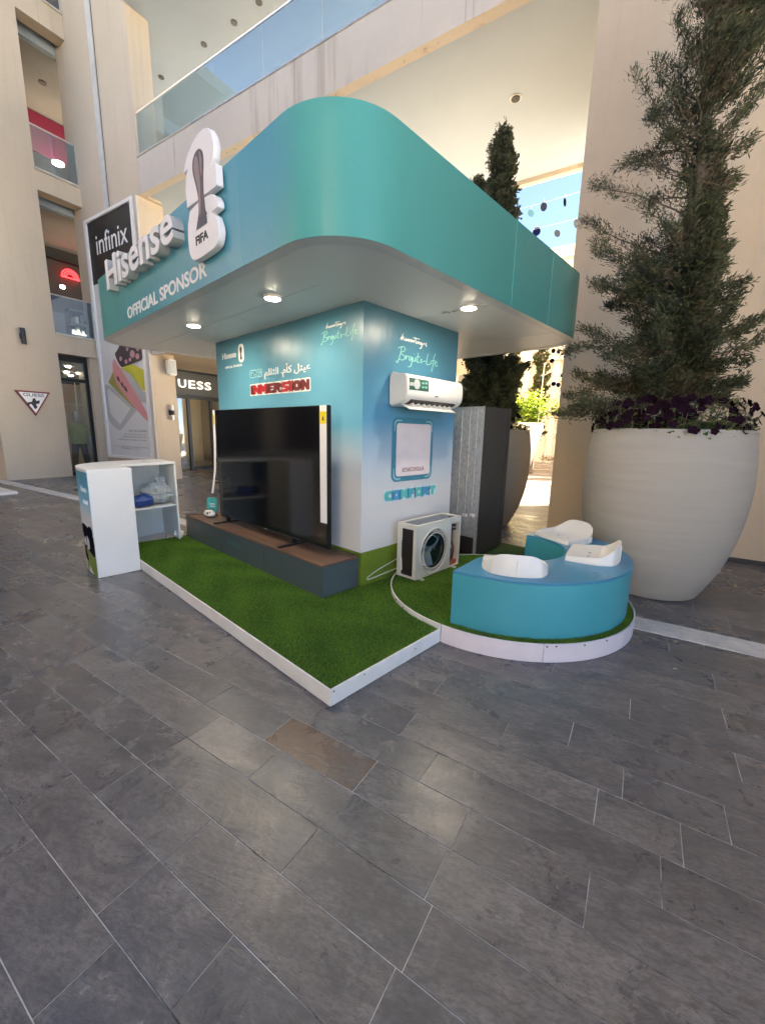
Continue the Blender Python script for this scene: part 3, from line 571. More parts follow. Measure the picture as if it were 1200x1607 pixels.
flat([(-12.0, 2.52), (-11.9, 2.62), (-10.75, 2.02), (-11.42, 1.56), (-11.95, 1.9)], 'banner_white', 'printed_case', 0.005)
flat([(-11.5, 3.12), (-11.86, 2.80), (-10.54, 2.03), (-10.30, 2.05), (-11.2, 2.85)], 'phone_olive', 'printed_phone', 0.007)
flat([(-11.10, 3.16), (-10.44, 3.24), (-9.81, 3.04), (-9.81, 2.50), (-9.98, 2.50), (-10.57, 2.98)], 'phone_yellow', 'printed_phone', 0.007)
flat([(-11.15, 3.20), (-10.57, 2.98), (-9.98, 2.48), (-9.82, 2.44), (-9.82, 2.15), (-10.2, 2.2)], 'case_grey', 'printed_phone', 0.009)
flat(smooth_pts([(-11.52, 3.15), (-11.43, 3.42), (-11.25, 3.33), (-10.5, 2.58), (-9.84, 1.86), (-9.82, 1.68), (-9.95, 1.70), (-10.6, 2.12), (-11.36, 2.72)], 3), 'phone_pink', 'printed_phone', 0.011)
for (x, z) in ((-11.25, 2.87), (-11.06, 2.70), (-10.89, 2.57)): flat([(x-0.09, z+0.07), (x+0.01, z+0.08), (x+0.09, z-0.03), (x+0.07, z-0.10), (x-0.05, z-0.02)], 'phone_dark', 'printed_camera', 0.013)
flat(smooth_pts([(-11.3, 3.55), (-11.16, 3.66), (-10.67, 3.95), (-9.82, 3.95), (-9.82, 3.38), (-10.24, 3.27), (-10.8, 3.20), (-11.06, 3.22)], 3), 'phone_dark', 'printed_blossom', 0.012)
for x, z, r in ((-11.0, 3.42, .08), (-10.72, 3.32, .08), (-10.35, 3.50, .13), (-10.1, 3.42, .10), (-10.5, 3.36, .07), (-10.05, 3.62, .09), (-10.6, 3.65, .07)): MB().disc((x, 3.53, z), 'y', r, 0.001, 10, r*0.8).build('printed_petal', 'blossom', BN)
for t_, z, x0, x1, h in (('Clear Your Cool Friend', 1.36, -10.96, -10.0, .06), ('The ultra slim design of a', 1.25, -11.22, -10.02, .05), ('lightweight phone made to keep', 1.18, -11.3, -10.02, .05), ('up with your everyday moments', 1.09, -11.66, -10.02, .05), ('Terms and conditions apply, screen images are simulated here', .89, -11.95, -9.9, .035), ('colours and specifications may vary by region', .84, -11.5, -10.4, .03)):
    text_mb(t_, (x0, z), (x1, z+h), 'y', 3.545, 0.003, -1).build('lettering', 'print_grey', BN)

# small fixtures
def wall_lamp(org, frame, label, w_ax):
    t = Thing('wall_lamp', label, 'wall lamp', org, frame=frame, group='up and down wall lamps'); b_, c_, z = org
    t.org = Vector((0, 0, 0)) if False else t.org
    MB().box(b_, b_+0.05, c_-0.05, c_+0.05, z+0.13, z+0.27).build('bracket', 'black_frame', t); MB().lathe([(0.055, 0), (0.055, 0.13)], 16, (b_+0.10, c_, z)).build('lamp_body', 'rail_metal' if w_ax else 'black_frame', t, smooth=True)
    MB().lathe([(0.056, 0.13), (0.056, 0.26)], 16, (b_+0.10, c_, z)).build('lamp_band', 'black_frame', t, smooth=True); MB().lathe([(0.055, 0.26), (0.055, 0.40)], 16, (b_+0.10, c_, z)).build('lamp_body', 'rail_metal' if w_ax else 'black_frame', t, smooth=True)
wall_lamp((-12.4, 1.754, 3.62), 'b', 'small black wall lamp on the cream wall above the triangular sign', 0)
wall_lamp((-9.5, 4.0, 1.72), 'b', 'steel and black wall lamp on the pillar beside the banner', 1)
SP = Thing('wall_speaker', 'white box loudspeaker bracketed to the pillar under the slab', 'loudspeaker', (-9.45, 4.0, 3.0), frame='b')
MB().box(-9.5, -9.40, 3.95, 4.0, 3.12, 3.2).build('bracket', 'rail_metal', SP); MB().box(-9.40, -9.22, 3.90, 4.12, 2.93, 3.35).build('cabinet', 'white_paint', SP, bevel=0.02); MB().box(-9.219, -9.214, 3.93, 4.09, 2.97, 3.31).build('grille', 'sticker_grey', SP)
TS = Thing('triangular_sign', 'red bordered white triangular shop sign on the cream wall', 'sign', (-12.38, 1.81, 1.76), frame='b')
def tri(c, z, s): return [(c-0.385*s, z+0.32*s), (c, z-0.33*s), (c+0.385*s, z+0.32*s)]
MB().prism(tri(1.812, 2.085, 1), -12.395, -12.33, 'x').build('border', 'sign_red', TS); MB().prism(tri(1.812, 2.095, .84), -12.332, -12.325, 'x').build('face', 'print_white', TS)
text_mb('GUESS', (1.58, 2.26), (2.05, 2.345), 'x', -12.325, 0.003, 1, bold=0.01).build('lettering', 'ink_black', TS)
MB().prism(smooth_pts([(1.78, 2.20), (1.83, 2.22), (1.86, 2.15), (1.93, 2.17), (1.91, 2.08), (1.84, 2.06), (1.86, 1.98), (1.80, 1.93), (1.76, 2.02), (1.72, 2.06), (1.67, 2.02), (1.66, 2.10), (1.75, 2.12)], 3), -12.325, -12.322, 'x').build('motif', 'ink_black', TS)
NS = Thing('neon_sign', 'red neon dome shaped sign glowing in the dark upper shop', 'neon sign', (-15.9, 4.55, 6.6), frame='b')
for r in (0.16, 0.24, 0.32): MB().tube([(-15.9, 4.52+r*0.8*math.cos(PI*i/12), 6.66+r*0.8*math.sin(PI*i/12)) for i in range(13)], 0.018, 6).build('tube', 'neon_red', NS)
MB().tube([(-15.9, 4.25, 6.64), (-15.9, 4.80, 6.64)], 0.02, 6).build('tube', 'neon_red', NS)
LP_ = MB().box(-10.6, -9.42, 0.0, 0.34, 0, 0.06); o = LP_.build('low_plinth', 'white_paint', None, bevel=0.01); o.rotation_euler = (0, 0, DEL); setp(o, 'low white slab lying on the paving at the left edge', 'plinth')

# mannequin in the shop window, seen from behind
MQ = Thing('mannequin', 'white mannequin in a lime shirt seen from behind in the shop door', 'mannequin', (-14.0, 3.43, 0.01), frame='b')
def body(pts, nm, mat, n=20):
    """rings (z, rx, ry, cb, cc)"""
    v = []; f = []
    for z, rx, ry, cb, cc in pts:
        for i in range(n): a = 2*PI*i/n; v.append((MQ.org.x+cb+rx*math.cos(a), MQ.org.y+cc+ry*math.sin(a), z))
    for k in range(len(pts)-1):
        for i in range(n): f.append((k*n+i, k*n+(i+1) % n, (k+1)*n+(i+1) % n, (k+1)*n+i))
    f.append(tuple(range(n))[::-1]); f.append(tuple(range((len(pts)-1)*n, len(pts)*n)))
    return MB().add(v, f).build(nm, mat, MQ, smooth=True)
K = 1.13
body([(1.36*K, .055, .06, 0, 0), (1.46*K, .055, .055, 0, 0), (1.50*K, .075, .065, 0, 0), (1.58*K, .105, .085, 0, 0), (1.66*K, .105, .085, 0, 0), (1.72*K, .075, .06, 0, 0), (1.74*K, .02, .02, 0, 0)], 'head', 'skin_white')
body([(0.80*K, .15, .24, 0, 0), (0.95*K, .14, .235, 0, 0), (1.15*K, .15, .25, 0, 0), (1.30*K, .14, .27, 0, 0), (1.37*K, .11, .22, 0, 0), (1.405*K, .06, .08, 0, 0)], 'shirt', 'shirt_lime')
for s_ in (-1, 1):
    body([(1.36*K, .07, .075, 0, s_*.22), (1.25*K, .075, .08, 0, s_*.28), (1.10*K, .075, .085, 0, s_*.325), (1.02*K, .07, .08, 0, s_*.34)], 'sleeve', 'shirt_lime')
    body([(1.03*K, .04, .045, 0, s_*.34), (0.80*K, .035, .035, .02, s_*.36), (0.70*K, .028, .022, .03, s_*.36), (0.62*K, .02, .03, .03, s_*.355)], 'arm', 'skin_white')
    body([(0.84*K, .12, .115, 0, s_*.10), (0.6*K, .10, .10, s_*.03, s_*.12), (0.35*K, .085, .085, s_*.07, s_*.14), (0.05*K, .07, .07, s_*.10, s_*.15), (0.0, .09, .05, s_*.12, s_*.15)], 'trouser_leg', 'trousers')

# far plaza seen through the passage
FBG = Thing('far_building', 'pale sunlit building with cornice and arched recess beyond the passage', 'building', (-3, 24, 0), frame='b')
fw_ = MB(); fw_.box(-30, -4.62, 22.3, 30, 0, 11.0).box(-3.55, 14, 22.3, 30, 0, 11.0).box(-4.62, -3.55, 22.3, 30, 3.9, 11.0); fw_.box(-4.62, -3.55, 24.5, 30, 0, 3.9); fw_.build('wall', 'pale_plaster', FBG)
ar = MB(); pts = [(-4.62, 3.3)] + [(-4.085-0.535*math.cos(PI*i/10), 3.3+0.45*math.sin(PI*i/10)) for i in range(11)] + [(-3.55, 3.3), (-3.55, 3.92), (-4.62, 3.92)]
ar.prism(pts, 22.33, 22.6, 'y').build('arch', 'pale_plaster', FBG)
MB().box(-30, 14, 21.8, 22.29, 5.55, 6.15).build('cornice', 'pale_plaster', FBG); MB().box(-30, 14, 22.0, 22.295, 10.7, 11.25).build('parapet', 'pale_plaster', FBG)
for b_ in np.arange(-12, 6, 1.55): MB().box(b_, b_+0.32, 22.05, 22.295, 0, 5.55).build('pilaster', 'pale_plaster', FBG)
for b_ in np.arange(-11.4, 5, 3.1): MB().box(b_, b_+0.62, 22.24, 22.297, 3.4, 5.1).build('window', 'room_grey', FBG)
# ================================================================== KIOSK
ZP, ZC, ZT = 0.1086, 2.536, 3.176
KI = Thing('promotional_kiosk', 'teal kiosk with rounded overhanging canopy and blue printed walls', 'kiosk', (-1.5, 0.8, 0))
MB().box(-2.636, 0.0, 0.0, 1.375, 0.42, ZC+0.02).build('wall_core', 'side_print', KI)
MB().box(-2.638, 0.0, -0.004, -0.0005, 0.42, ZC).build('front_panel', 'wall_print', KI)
MB().box(-2.637, 0.001, -0.003, 1.374, 0.09, 0.419).build('pitch_panel', 'pitch_print', KI)
def lift_curve(q): return MB()
# green of the printed pitch rises along the side wall
MB().prism([(0.0, 0.36), (0.0, 0.42), (1.372, 0.42), (1.372, 0.45), (0.9, 0.43), (0.45, 0.385)][0:1] + [(0.0, 0.41), (0.5, 0.425), (0.9, 0.45), (1.372, 0.48), (1.372, 0.30), (0, 0.30)], 0.0012, 0.0025, 'x').build('pitch_print_edge', 'pitch_print', KI)
loop = smooth_pts([(0.60, 0.28), (0.40, 0.245), (0.20, 0.205), (0.08, 0.165), (0.10, 0.145), (0.25, 0.15), (0.5, 0.165)], 5, False)
mbl = MB(); n = len(loop); mbl.add([(0.0035, a, z+0.005) for a, z in loop] + [(0.0035, a, z-0.005) for a, z in loop], [(i, i+1, n+i+1, n+i) for i in range(n-1)]); mbl.build('pitch_line', 'print_white', KI)
# canopy
ring = rrect(-3.83, 0.83, -1.0, 2.70, 0.44, 14)
inner = rrect(-3.81, 0.81, -0.98, 2.68, 0.42, 14)
n = len(ring); i0 = next(i for i, p in enumerate(ring) if p[0] > 0.829 and p[1] > -0.57)
segA = [i for i, p in enumerate(ring) if p[0] >= 0.829 and p[1] >= -0.57]
def fascia(idx, nm, mat):
    mb = MB(); k = len(idx)
    mb.add([(*ring[i], ZC) for i in idx] + [(*ring[i], ZT) for i in idx] + [(*inner[i], ZC) for i in idx] + [(*inner[i], ZT) for i in idx],
           [(j, j+1, k+j+1, k+j) for j in range(k-1)] + [(2*k+j+1, 2*k+j, 3*k+j, 3*k+j+1) for j in range(k-1)] + [(k+j, k+j+1, 3*k+j+1, 3*k+j) for j in range(k-1)] + [(j+1, j, 2*k+j, 2*k+j+1) for j in range(k-1)])
    return mb.build(nm, mat, KI, smooth=True)
# ring starts at the lower right corner arc (x1, y0): 15 points per corner
fascia([45, 46, 47, 48, 49, 50, 51, 52, 53, 54, 55, 56, 57, 58, 59] + list(range(0, 15)), 'fascia_front', 'canopy_front')
fascia([14, 15], 'fascia_side', 'shaded_canopy_side'); fascia(list(range(15, 46)), 'fascia_rear', 'shaded_canopy_side')
for y in (0.88, 1.63): MB().box(0.829, 0.8325, y-0.002, y+0.002, ZC+0.002, ZT-0.002).build('fascia_joint', 'teal_b', KI)
for x in (-0.10, -2.45): MB().box(x-0.0015, x+0.0015, -1.0018, -0.999, ZC+0.002, ZT-0.002).build('fascia_joint', 'teal_b', KI)
MB().prism(rrect(-3.82, 0.82, -0.99, 2.69, 0.43, 12), ZC+0.004, ZC+0.03, 'z').build('soffit', 'soffit_white', KI)
tr = MB(); ri = rrect(-3.74, 0.74, -0.91, 2.61, 0.36, 14)
tr.add([(*p, ZC-0.001) for p in ring] + [(*p, ZC-0.001) for p in ri] + [(*p, ZC+0.006) for p in ring] + [(*p, ZC+0.006) for p in ri],
       [(j, (j+1) % n, n+(j+1) % n, n+j) for j in range(n)] + [(n+j, n+(j+1) % n, 3*n+(j+1) % n, 3*n+j) for j in range(n)]); tr.build('soffit_trim', 'soffit_trim', KI)
for x in (-1.32, 0.0-2.636): MB().box(x-0.002, x+0.002, -0.9, -0.006, ZC+0.0025, ZC+0.005).build('soffit_joint', 'sticker_grey', KI)
for y in (0.70, 1.95): MB().box(0.006, 0.73, y-0.002, y+0.002, ZC+0.0025, ZC+0.005).build('soffit_joint', 'sticker_grey', KI)
MB().box(-3.6, 0.0, -0.462, -0.458, ZC+0.0025, ZC+0.005).build('soffit_joint', 'sticker_grey', KI)
MB().prism(rrect(-3.815, 0.815, -0.985, 2.685, 0.425, 8), ZT-0.06, ZT-0.03, 'z').build('roof', 'soffit_white', KI)
for p in ((-0.489, -0.534), (-1.902, -0.573), (0.567, 0.658), (-3.0, 0.9), (-1.3, 2.1)):
    MB().lathe([(0.062, -0.016), (0.072, -0.012), (0.074, 0.004)], 28, (p[0], p[1], ZC)).build('lamp_housing', 'white_paint', KI, smooth=True)
    MB().lathe([(0.01, -0.021), (0.05, -0.020), (0.060, -0.017), (0.061, -0.015)], 28, (p[0], p[1], ZC)).build('lamp_diffuser', 'lamp_glow', KI, smooth=True)
    ld = bpy.data.lights.new('lamp_light', 'AREA'); ld.shape = 'DISK'; ld.size = 0.11; ld.energy = 0.55; ld.color = (1, 0.95, 0.87); lo = bpy.data.objects.new('lamp_light', ld); COL.objects.link(lo); lo.parent = KI.e; lo.location = Vector((p[0], p[1], ZC-0.045)) - KI.org
for k, (a, y) in enumerate(((0.30, 0.655), (0.345, 0.672), (0.40, 0.668), (0.43, 0.655), (0.335, 0.64))): MB().tube([(a, y, ZC+0.004), (a+0.012, y, ZC-0.012), (a+0.03, y+0.005, ZC-0.010)], 0.004, 6).build('loose_clip', 'steel', KI)
# raised sign letters and emblem on the front fascia
RL = []
for mb in text_mb('Hisense', (-2.76, 2.895), (-0.955, 3.185), 'y', -1.001, 0.085, -1, bold=0.018, space=1.04, letters=True): RL.append(mb.build('raised_letter', 'shaded_return', KI))  # side shading of the white letters put into a grey colour
for mb, rl in zip(text_mb('Hisense', (-2.76, 2.895), (-0.955, 3.185), 'y', -1.0862, 0.004, -1, bold=0.018, space=1.04, letters=True), RL): mb.build('letter_face', 'emblem_white', rl)
text_mb('OFFICIAL SPONSOR', (-2.475, 2.590), (-0.605, 2.700), 'y', -1.001, 0.003, -1, bold=0.022).build('lettering', 'print_white', KI)
two = [(-0.767, 3.275), (-0.735, 3.325), (-0.67, 3.372), (-0.587, 3.405), (-0.50, 3.42), (-0.42, 3.415), (-0.355, 3.392), (-0.31, 3.34), (-0.285, 3.27), (-0.305, 3.205), (-0.36, 3.165), (-0.276, 3.165), (-0.272, 3.040), (-0.74, 3.048), (-0.748, 3.17), (-0.73, 3.24), (-0.69, 3.282)]
six = smooth_pts([(-0.70, 3.020), (-0.58, 3.030), (-0.45, 3.030), (-0.34, 3.010), (-0.28, 2.960), (-0.272, 2.915)], 4, False) + [(-0.37, 2.913)] + smooth_pts([(-0.31, 2.875), (-0.275, 2.80), (-0.285, 2.74), (-0.335, 2.700), (-0.48, 2.688), (-0.66, 2.692), (-0.735, 2.740), (-0.757, 2.84), (-0.745, 2.95)], 4, False)
EM = MB().prism(two, -1.06, -1.012, 'y').build('emblem_upper', 'emblem_white', KI, bevel=0.003, seg=1); MB().prism(six, -1.06, -1.012, 'y').build('emblem_lower', 'emblem_white', KI, bevel=0.003, seg=1)
MB().box(-0.6, -0.45, -1.012, -1.001, 2.75, 3.15).build('emblem_spacer', 'grille_dark', KI)
cup = smooth_pts([(-0.607, 3.225), (-0.60, 3.29), (-0.555, 3.325), (-0.49, 3.325), (-0.447, 3.29), (-0.44, 3.23), (-0.455, 3.15), (-0.462, 3.06), (-0.450, 2.955), (-0.435, 2.92), (-0.565, 2.92), (-0.552, 2.96), (-0.545, 3.04), (-0.565, 3.12)], 4)
MB().prism(cup, -1.063, -1.0602, 'y').build('emblem_cup', 'trophy_a', KI)
for q, mt in (([(-0.56, 3.30), (-0.51, 3.27), (-0.50, 3.12), (-0.515, 2.96), (-0.535, 2.96), (-0.535, 3.10), (-0.58, 3.22)], 'trophy_b'), ([(-0.49, 3.31), (-0.46, 3.26), (-0.472, 3.16), (-0.485, 3.2)], 'trophy_b'), ([(-0.437, 2.918), (-0.43, 2.868), (-0.60, 2.868), (-0.57, 2.918)], 'trophy_base')):
    MB().prism(smooth_pts(q, 3) if mt != 'trophy_base' else q, -1.0655, -1.0632, 'y').build('emblem_cup_detail', mt, KI)
text_mb('FIFA', (-0.625, 2.775), (-0.43, 2.832), 'y', -1.06, 0.003, -1, bold=0.02).build('emblem_lettering', 'ink_black', KI)
# prints on the front wall
FY = -0.004
text_mb('Hisense', (-2.475, 2.325), (-2.135, 2.395), 'y', FY, 0.002, -1, bold=0.02).build('lettering', 'print_white', KI)
MB().prism(rrect(-2.078, -1.950, 2.255, 2.455, 0.05, 5), FY-0.002, FY-0.0002, 'y').build('printed_emblem', 'print_white', KI)
MB().prism(smooth_pts([(-2.04, 2.40), (-2.015, 2.425), (-1.99, 2.40), (-2.005, 2.34), (-1.995, 2.29), (-2.035, 2.29), (-2.025, 2.34)], 3), FY-0.004, FY-0.0022, 'y').build('printed_emblem_cup', 'trophy_a', KI)
text_mb('OFFICIAL SPONSOR', (-2.42, 2.213), (-2.0, 2.240), 'y', FY, 0.002, -1, bold=0.01).build('lettering', 'print_white', KI)
arab = '\ufee2\ufee0\ufee0\ufe9c\ufedf\ufe8d .\ufee1\ufe84\ufedb \ufede\ufe98\ufef4\ufecb'
text_mb(arab, (-1.53, 2.03), (-0.715, 2.160), 'y', FY, 0.002, -1, bold=0.012).build('lettering', 'print_white', KI)
text_mb('GPNG', (-1.845, 2.065), (-1.585, 2.150), 'y', FY, 0.0015, -1, bold=0.09).build('lettering', 'line_cyan', KI); text_mb('GPNG', (-1.835, 2.073), (-1.595, 2.142), 'y', FY, 0.003, -1, bold=0.03).build('lettering', 'panel_teal', KI)
BG = dict(I=[(0, 0), (0, 1), (1, 1), (1, 0)], N=[(0, 0), (0, 1), (.36, 1), (.62, .62), (.62, 1), (1, 1), (1, 0), (.64, 0), (.38, .38), (.38, 0)],
  M=[(0, 0), (0, 1), (.28, 1), (.5, .78), (.72, 1), (1, 1), (1, 0), (.70, 0), (.70, .30), (.5, .12), (.30, .30), (.30, 0)],
  E=[(0, 0), (0, 1), (1, 1), (1, .72), (.55, .69), (.55, .62), (.92, .60), (.92, .40), (.55, .38), (.55, .31), (1, .28), (1, 0)],
  R=[(0, 0), (0, 1), (.75, 1), (1, .82), (1, .55), (.80, .45), (1, 0), (.62, 0), (.45, .28), (.38, .28), (.38, 0)],
  S=[(0, 0), (0, .30), (.55, .31), (.55, .37), (.18, .40), (0, .55), (0, .82), (.2, 1), (1, 1), (1, .70), (.45, .69), (.45, .63), (.82, .60), (1, .45), (1, .18), (.8, 0)],
  O=[(.22, 0), (0, .2), (0, .8), (.22, 1), (.78, 1), (1, .8), (1, .2), (.78, 0)], C=[(.25, 0), (0, .22), (0, .78), (.25, 1), (1, 1), (1, .66), (.62, .66), (.50, .56), (.50, .44), (.62, .34), (1, .34), (1, 0)],
  F=[(0, 0), (0, 1), (1, 1), (1, .70), (.58, .66), (.90, .56), (.80, .36), (.5, .38), (.45, 0)], T=[(0, .62), (0, 1), (1, 1), (1, .62), (.72, .60), (.72, 0), (.30, 0), (.30, .60)])
def block_word(word, x0, x1, z0, z1, plane, at, out, cols, outline, nar='I'):
    ws = [0.45 if ch in nar else 1.0 for ch in word]; tot = sum(ws); x = x0
    for k, ch in enumerate(word):
        w = (x1-x0)*ws[k]/tot; P = [(x+0.004+u*(w-0.008), z0+v*(z1-z0)) for u, v in BG[ch]]
        MB().prism(rrect(x-0.009, x+w+0.009, z0-0.013, z1+0.013, 0.014, 4), at, at+out*0.0012, plane).build('lettering_outline', outline, KI)
        L_ = MB().prism(P, at+out*0.0013, at+out*0.0028, plane).build('block_letter', cols[k % len(cols)], KI)
        if ch == 'O': MB().prism(rrect(x+w*.42, x+w*.58, z0+(z1-z0)*.36, z0+(z1-z0)*.64, w*.05, 3), at+out*0.0029, at+out*0.0036, plane).build('letter_counter', outline, L_)
        x += w
block_word('INMERSION', -1.835, -0.725, 1.885, 1.985, 'y', FY, -1, ['red_b', 'red_a', 'red_a', 'red_b'], 'print_white')
block_word('COMFORT', 0.285, 1.090, 0.862, 0.955, 'x', 0.0005, 1, ['teal_b', 'blue_c', 'teal_b', 'teal_a'], 'outline_pale')
S1 = [[(.02, .30), (.10, .75), (.13, 1.0), (.10, .6), (.08, .28)], [(.09, .5), (.16, .62), (.12, .5), (.18, .3)], [(.20, .55), (.21, .30), (.25, .5), (.27, .32), (.31, .55), (.33, .32), (.38, .55), (.40, .32), (.43, .55), (.46, .35), (.50, .55), (.53, .35)], [(.56, .85), (.58, .35), (.62, .32)], [(.48, .78), (.72, .80)], [(.62, .55), (.65, .35), (.68, .55), (.71, .32)], [(.80, .52), (.74, .50), (.76, .32), (.81, .50), (.79, .05), (.72, -.05)], [(.84, .35), (.90, .55), (.92, .40)], [(.985, .62), (.96, .45), (1.0, .35), (.95, .3)]]
S2 = [[(.10, .95), (.06, .4), (.01, .02), (-.02, .12)], [(.02, .85), (.14, 1.0), (.18, .82), (.08, .60), (.18, .45), (.13, .22), (.03, .25)], [(.21, .55), (.20, .30), (.23, .50), (.27, .52)], [(.34, .52), (.28, .48), (.30, .28), (.35, .5), (.33, .0), (.26, -.10)], [(.38, .52), (.37, .3), (.42, .32), (.44, .55), (.44, .3)], [(.50, .85), (.48, .3), (.53, .32)], [(.46, .6), (.55, .62)], [(.60, .52), (.56, .44), (.60, .36), (.55, .28)], [(.40, .72), (.41, .73)], [(.62, .42), (.70, .44)], [(.75, .95), (.72, .30), (.82, .34)], [(.84, .55), (.84, .32)], [(.95, 1.05), (.91, .75), (.89, .2), (.86, -.12)], [(.85, .58), (.95, .60)], [(.93, .40), (1.0, .50), (.97, .60), (.94, .40), (.98, .28), (1.03, .36)]]
strokes(S1, (-0.49, 2.375), (-0.215, 2.44), 'y', FY, 0.0042).build('script_lettering', 'print_white', KI); strokes(S2, (-0.545, 2.265), (-0.075, 2.375), 'y', FY, 0.0048).build('script_lettering', 'print_mint', KI)
strokes(S1, (0.445, 2.290), (0.840, 2.385), 'x', 0.0005, 0.0048, 0.002, 1).build('script_lettering', 'print_white', KI); strokes(S2, (0.415, 2.115), (1.015, 2.265), 'x', 0.0005, 0.0052, 0.002, 1).build('script_lettering', 'print_mint', KI)
# framed card on the side wall (its square code is left out)
MB().prism(rrect(0.375, 1.005, 1.035, 1.640, 0.07), 0.0005, 0.0022, 'x').build('card_frame', 'panel_teal', KI); MB().prism(rrect(0.437, 0.963, 1.085, 1.585, 0.03), 0.0022, 0.006, 'x').build('card', 'board_pink', KI, bevel=0.001, seg=1)
def corner(y, z, sy, sz): 
    pts = [(y+sy*0.0, z+sz*0.10), (y, z+sz*0.045), (y+sy*0.015, z+sz*0.012), (y+sy*0.045, z), (y+sy*0.10, z)]; q = smooth_pts(pts, 4, False)
    MB().add([(0.003, a-sy*0.0, b_) for a, b_ in q] + [(0.003, a+sy*0.008, b_+sz*0.008) for a, b_ in q], [(i, i+1, len(q)+i+1, len(q)+i) for i in range(len(q)-1)]).build('card_corner_line', 'line_cyan', KI)
for y, sy in ((0.405, 1), (0.985, -1)):
    for z, sz in ((1.058, 1), (1.615, -1)): corner(y, z, sy, sz)
text_mb('KETHAST.DYKSULEA', (0.530, 1.125), (0.865, 1.165), 'x', 0.006, 0.001, 1, bold=0.012).build('lettering', 'print_maroon', KI)

# ================================================================== platforms with turf
def grass(parent, name, area_fn, x0, x1, y0, y1, z, dens, h=(0.010, 0.020), edge=None):
    n_ = int((x1-x0)*(y1-y0)*dens); P = np.column_stack([RNG.uniform(x0, x1, n_), RNG.uniform(y0, y1, n_)])
    P = P[area_fn(P[:, 0], P[:, 1])]; n_ = len(P)
    a = RNG.uniform(0, 2*PI, n_); hh = RNG.uniform(*h, n_); lean = RNG.uniform(0.1, 0.9, n_)*hh; wd = RNG.uniform(0.0012, 0.0024, n_); la = RNG.normal(2.3, 1.1, n_) + 0.9*np.sin(P[:, 0]*2.1+1.0)*np.cos(P[:, 1]*2.7)
    cl = 0.5+0.5*np.sin(P[:, 0]*9+np.sin(P[:, 1]*7)*2)*np.cos(P[:, 1]*8+1.3)
    V = np.zeros((n_, 3, 3)); V[:, 0, :2] = P + np.column_stack([np.cos(a), np.sin(a)])*wd[:, None]; V[:, 1, :2] = P - np.column_stack([np.cos(a), np.sin(a)])*wd[:, None]
    V[:, 2, :2] = P + np.column_stack([np.cos(la), np.sin(la)])*lean[:, None]; V[:, :2, 2] = z; V[:, 2, 2] = z + hh
    t = np.column_stack([np.clip(RNG.normal(0.28, 0.24, n_)+0.40*cl, 0, 1), (RNG.random(n_) < 0.10)*RNG.uniform(0.3, 0.9, n_), RNG.random(n_)])
    V = V.reshape(-1, 3) - np.array(parent.org)
    return tinted(name, V, np.arange(n_*3).reshape(-1, 3), t, 'grass_blade', parent, kind='stuff')
CD = (0.97, 0.87); RD = 1.03
TP = Thing('turf_platform', 'low rectangular artificial turf platform edged with white boards', 'platform', (-0.9, 0.6, 0))
MB().box(-2.95, 0.995, -1.178, 2.45, 0.004, 0.094).build('deck', 'turf_mat', TP)
ed = []
for x0, x1 in ((-2.95, -1.72), (-1.715, 1.008)): MB().box(x0, x1, -1.190, -1.178, 0.003, 0.104).build('edge_board', 'board_white', TP, bevel=0.0015, seg=1)
MB().box(0.996, 1.008, -1.1775, -0.162, 0.003, 0.104).build('edge_board', 'board_white', TP, bevel=0.0015, seg=1); MB().box(-2.962, -2.951, -1.19, 2.45, 0.003, 0.104).build('edge_board', 'board_white', TP)
for p in ((1.0085, -1.165, 0.088), (1.0085, -0.93, 0.085), (1.0085, -0.45, 0.06)): MB().disc((p[0], p[1], p[2]), 'x', 0.005, 0.0015, 8).build('screw', 'ink_black', TP)
grass(TP, 'turf', lambda x, y: ((x < 0.0) & (y < 0.0) & ~((x > -2.85) & (x < -0.03) & (y > -0.42)) | ((x >= 0) & (((x-CD[0])**2+(y-CD[1])**2) > 1.0))) & ~((x < -2.62) & (y < -1.1)), -2.945, 0.99, -1.173, 1.6, 0.093, 42000)
RP = Thing('round_platform', 'round artificial turf platform edged with pinkish white bent board', 'platform', (*CD, 0))
MB().lathe([(RD-0.012, 0.004), (RD-0.012, 0.124)], 96, (*CD, 0)).build('deck', 'turf_mat', RP, smooth=True)
def bent(a0, a1, mat):
    m_ = 24; an = [math.radians(a0+(a1-a0)*i/m_) for i in range(m_+1)]; mb = MB(); k = m_+1
    ring_ = lambda r, z: [(CD[0]+r*math.cos(t), CD[1]+r*math.sin(t), z) for t in an]
    mb.add(ring_(RD, .003)+ring_(RD, .136)+ring_(RD-.010, .003)+ring_(RD-.010, .136), [(j, j+1, k+j+1, k+j) for j in range(m_)]+[(2*k+j+1, 2*k+j, 3*k+j, 3*k+j+1) for j in range(m_)]+[(k+j, k+j+1, 3*k+j+1, 3*k+j) for j in range(m_)]+[(0, k, 3*k, 2*k), (m_, 2*k+m_, 3*k+m_, k+m_)])
    mb.build('edge_board', mat, RP, smooth=True)
bent(-87.6, -48.2, 'board_pink'); bent(-48, -9, 'board_pink'); bent(-8.8, 60, 'board_pink'); bent(60.2, 150, 'board_pink'); bent(195, 271.9, 'board_white')
for t, z in ((-47, .12), (-43.5, .122), (-32, .118), (-21, .12), (-120, .118), (-112, .11), (-135, .12)):
    t = math.radians(t); MB().lathe([(0.006, -0.004), (0.006, 0.004)], 8, (CD[0]+RD*math.cos(t), CD[1]+RD*math.sin(t), z)).build('screw', 'ink_black', RP)
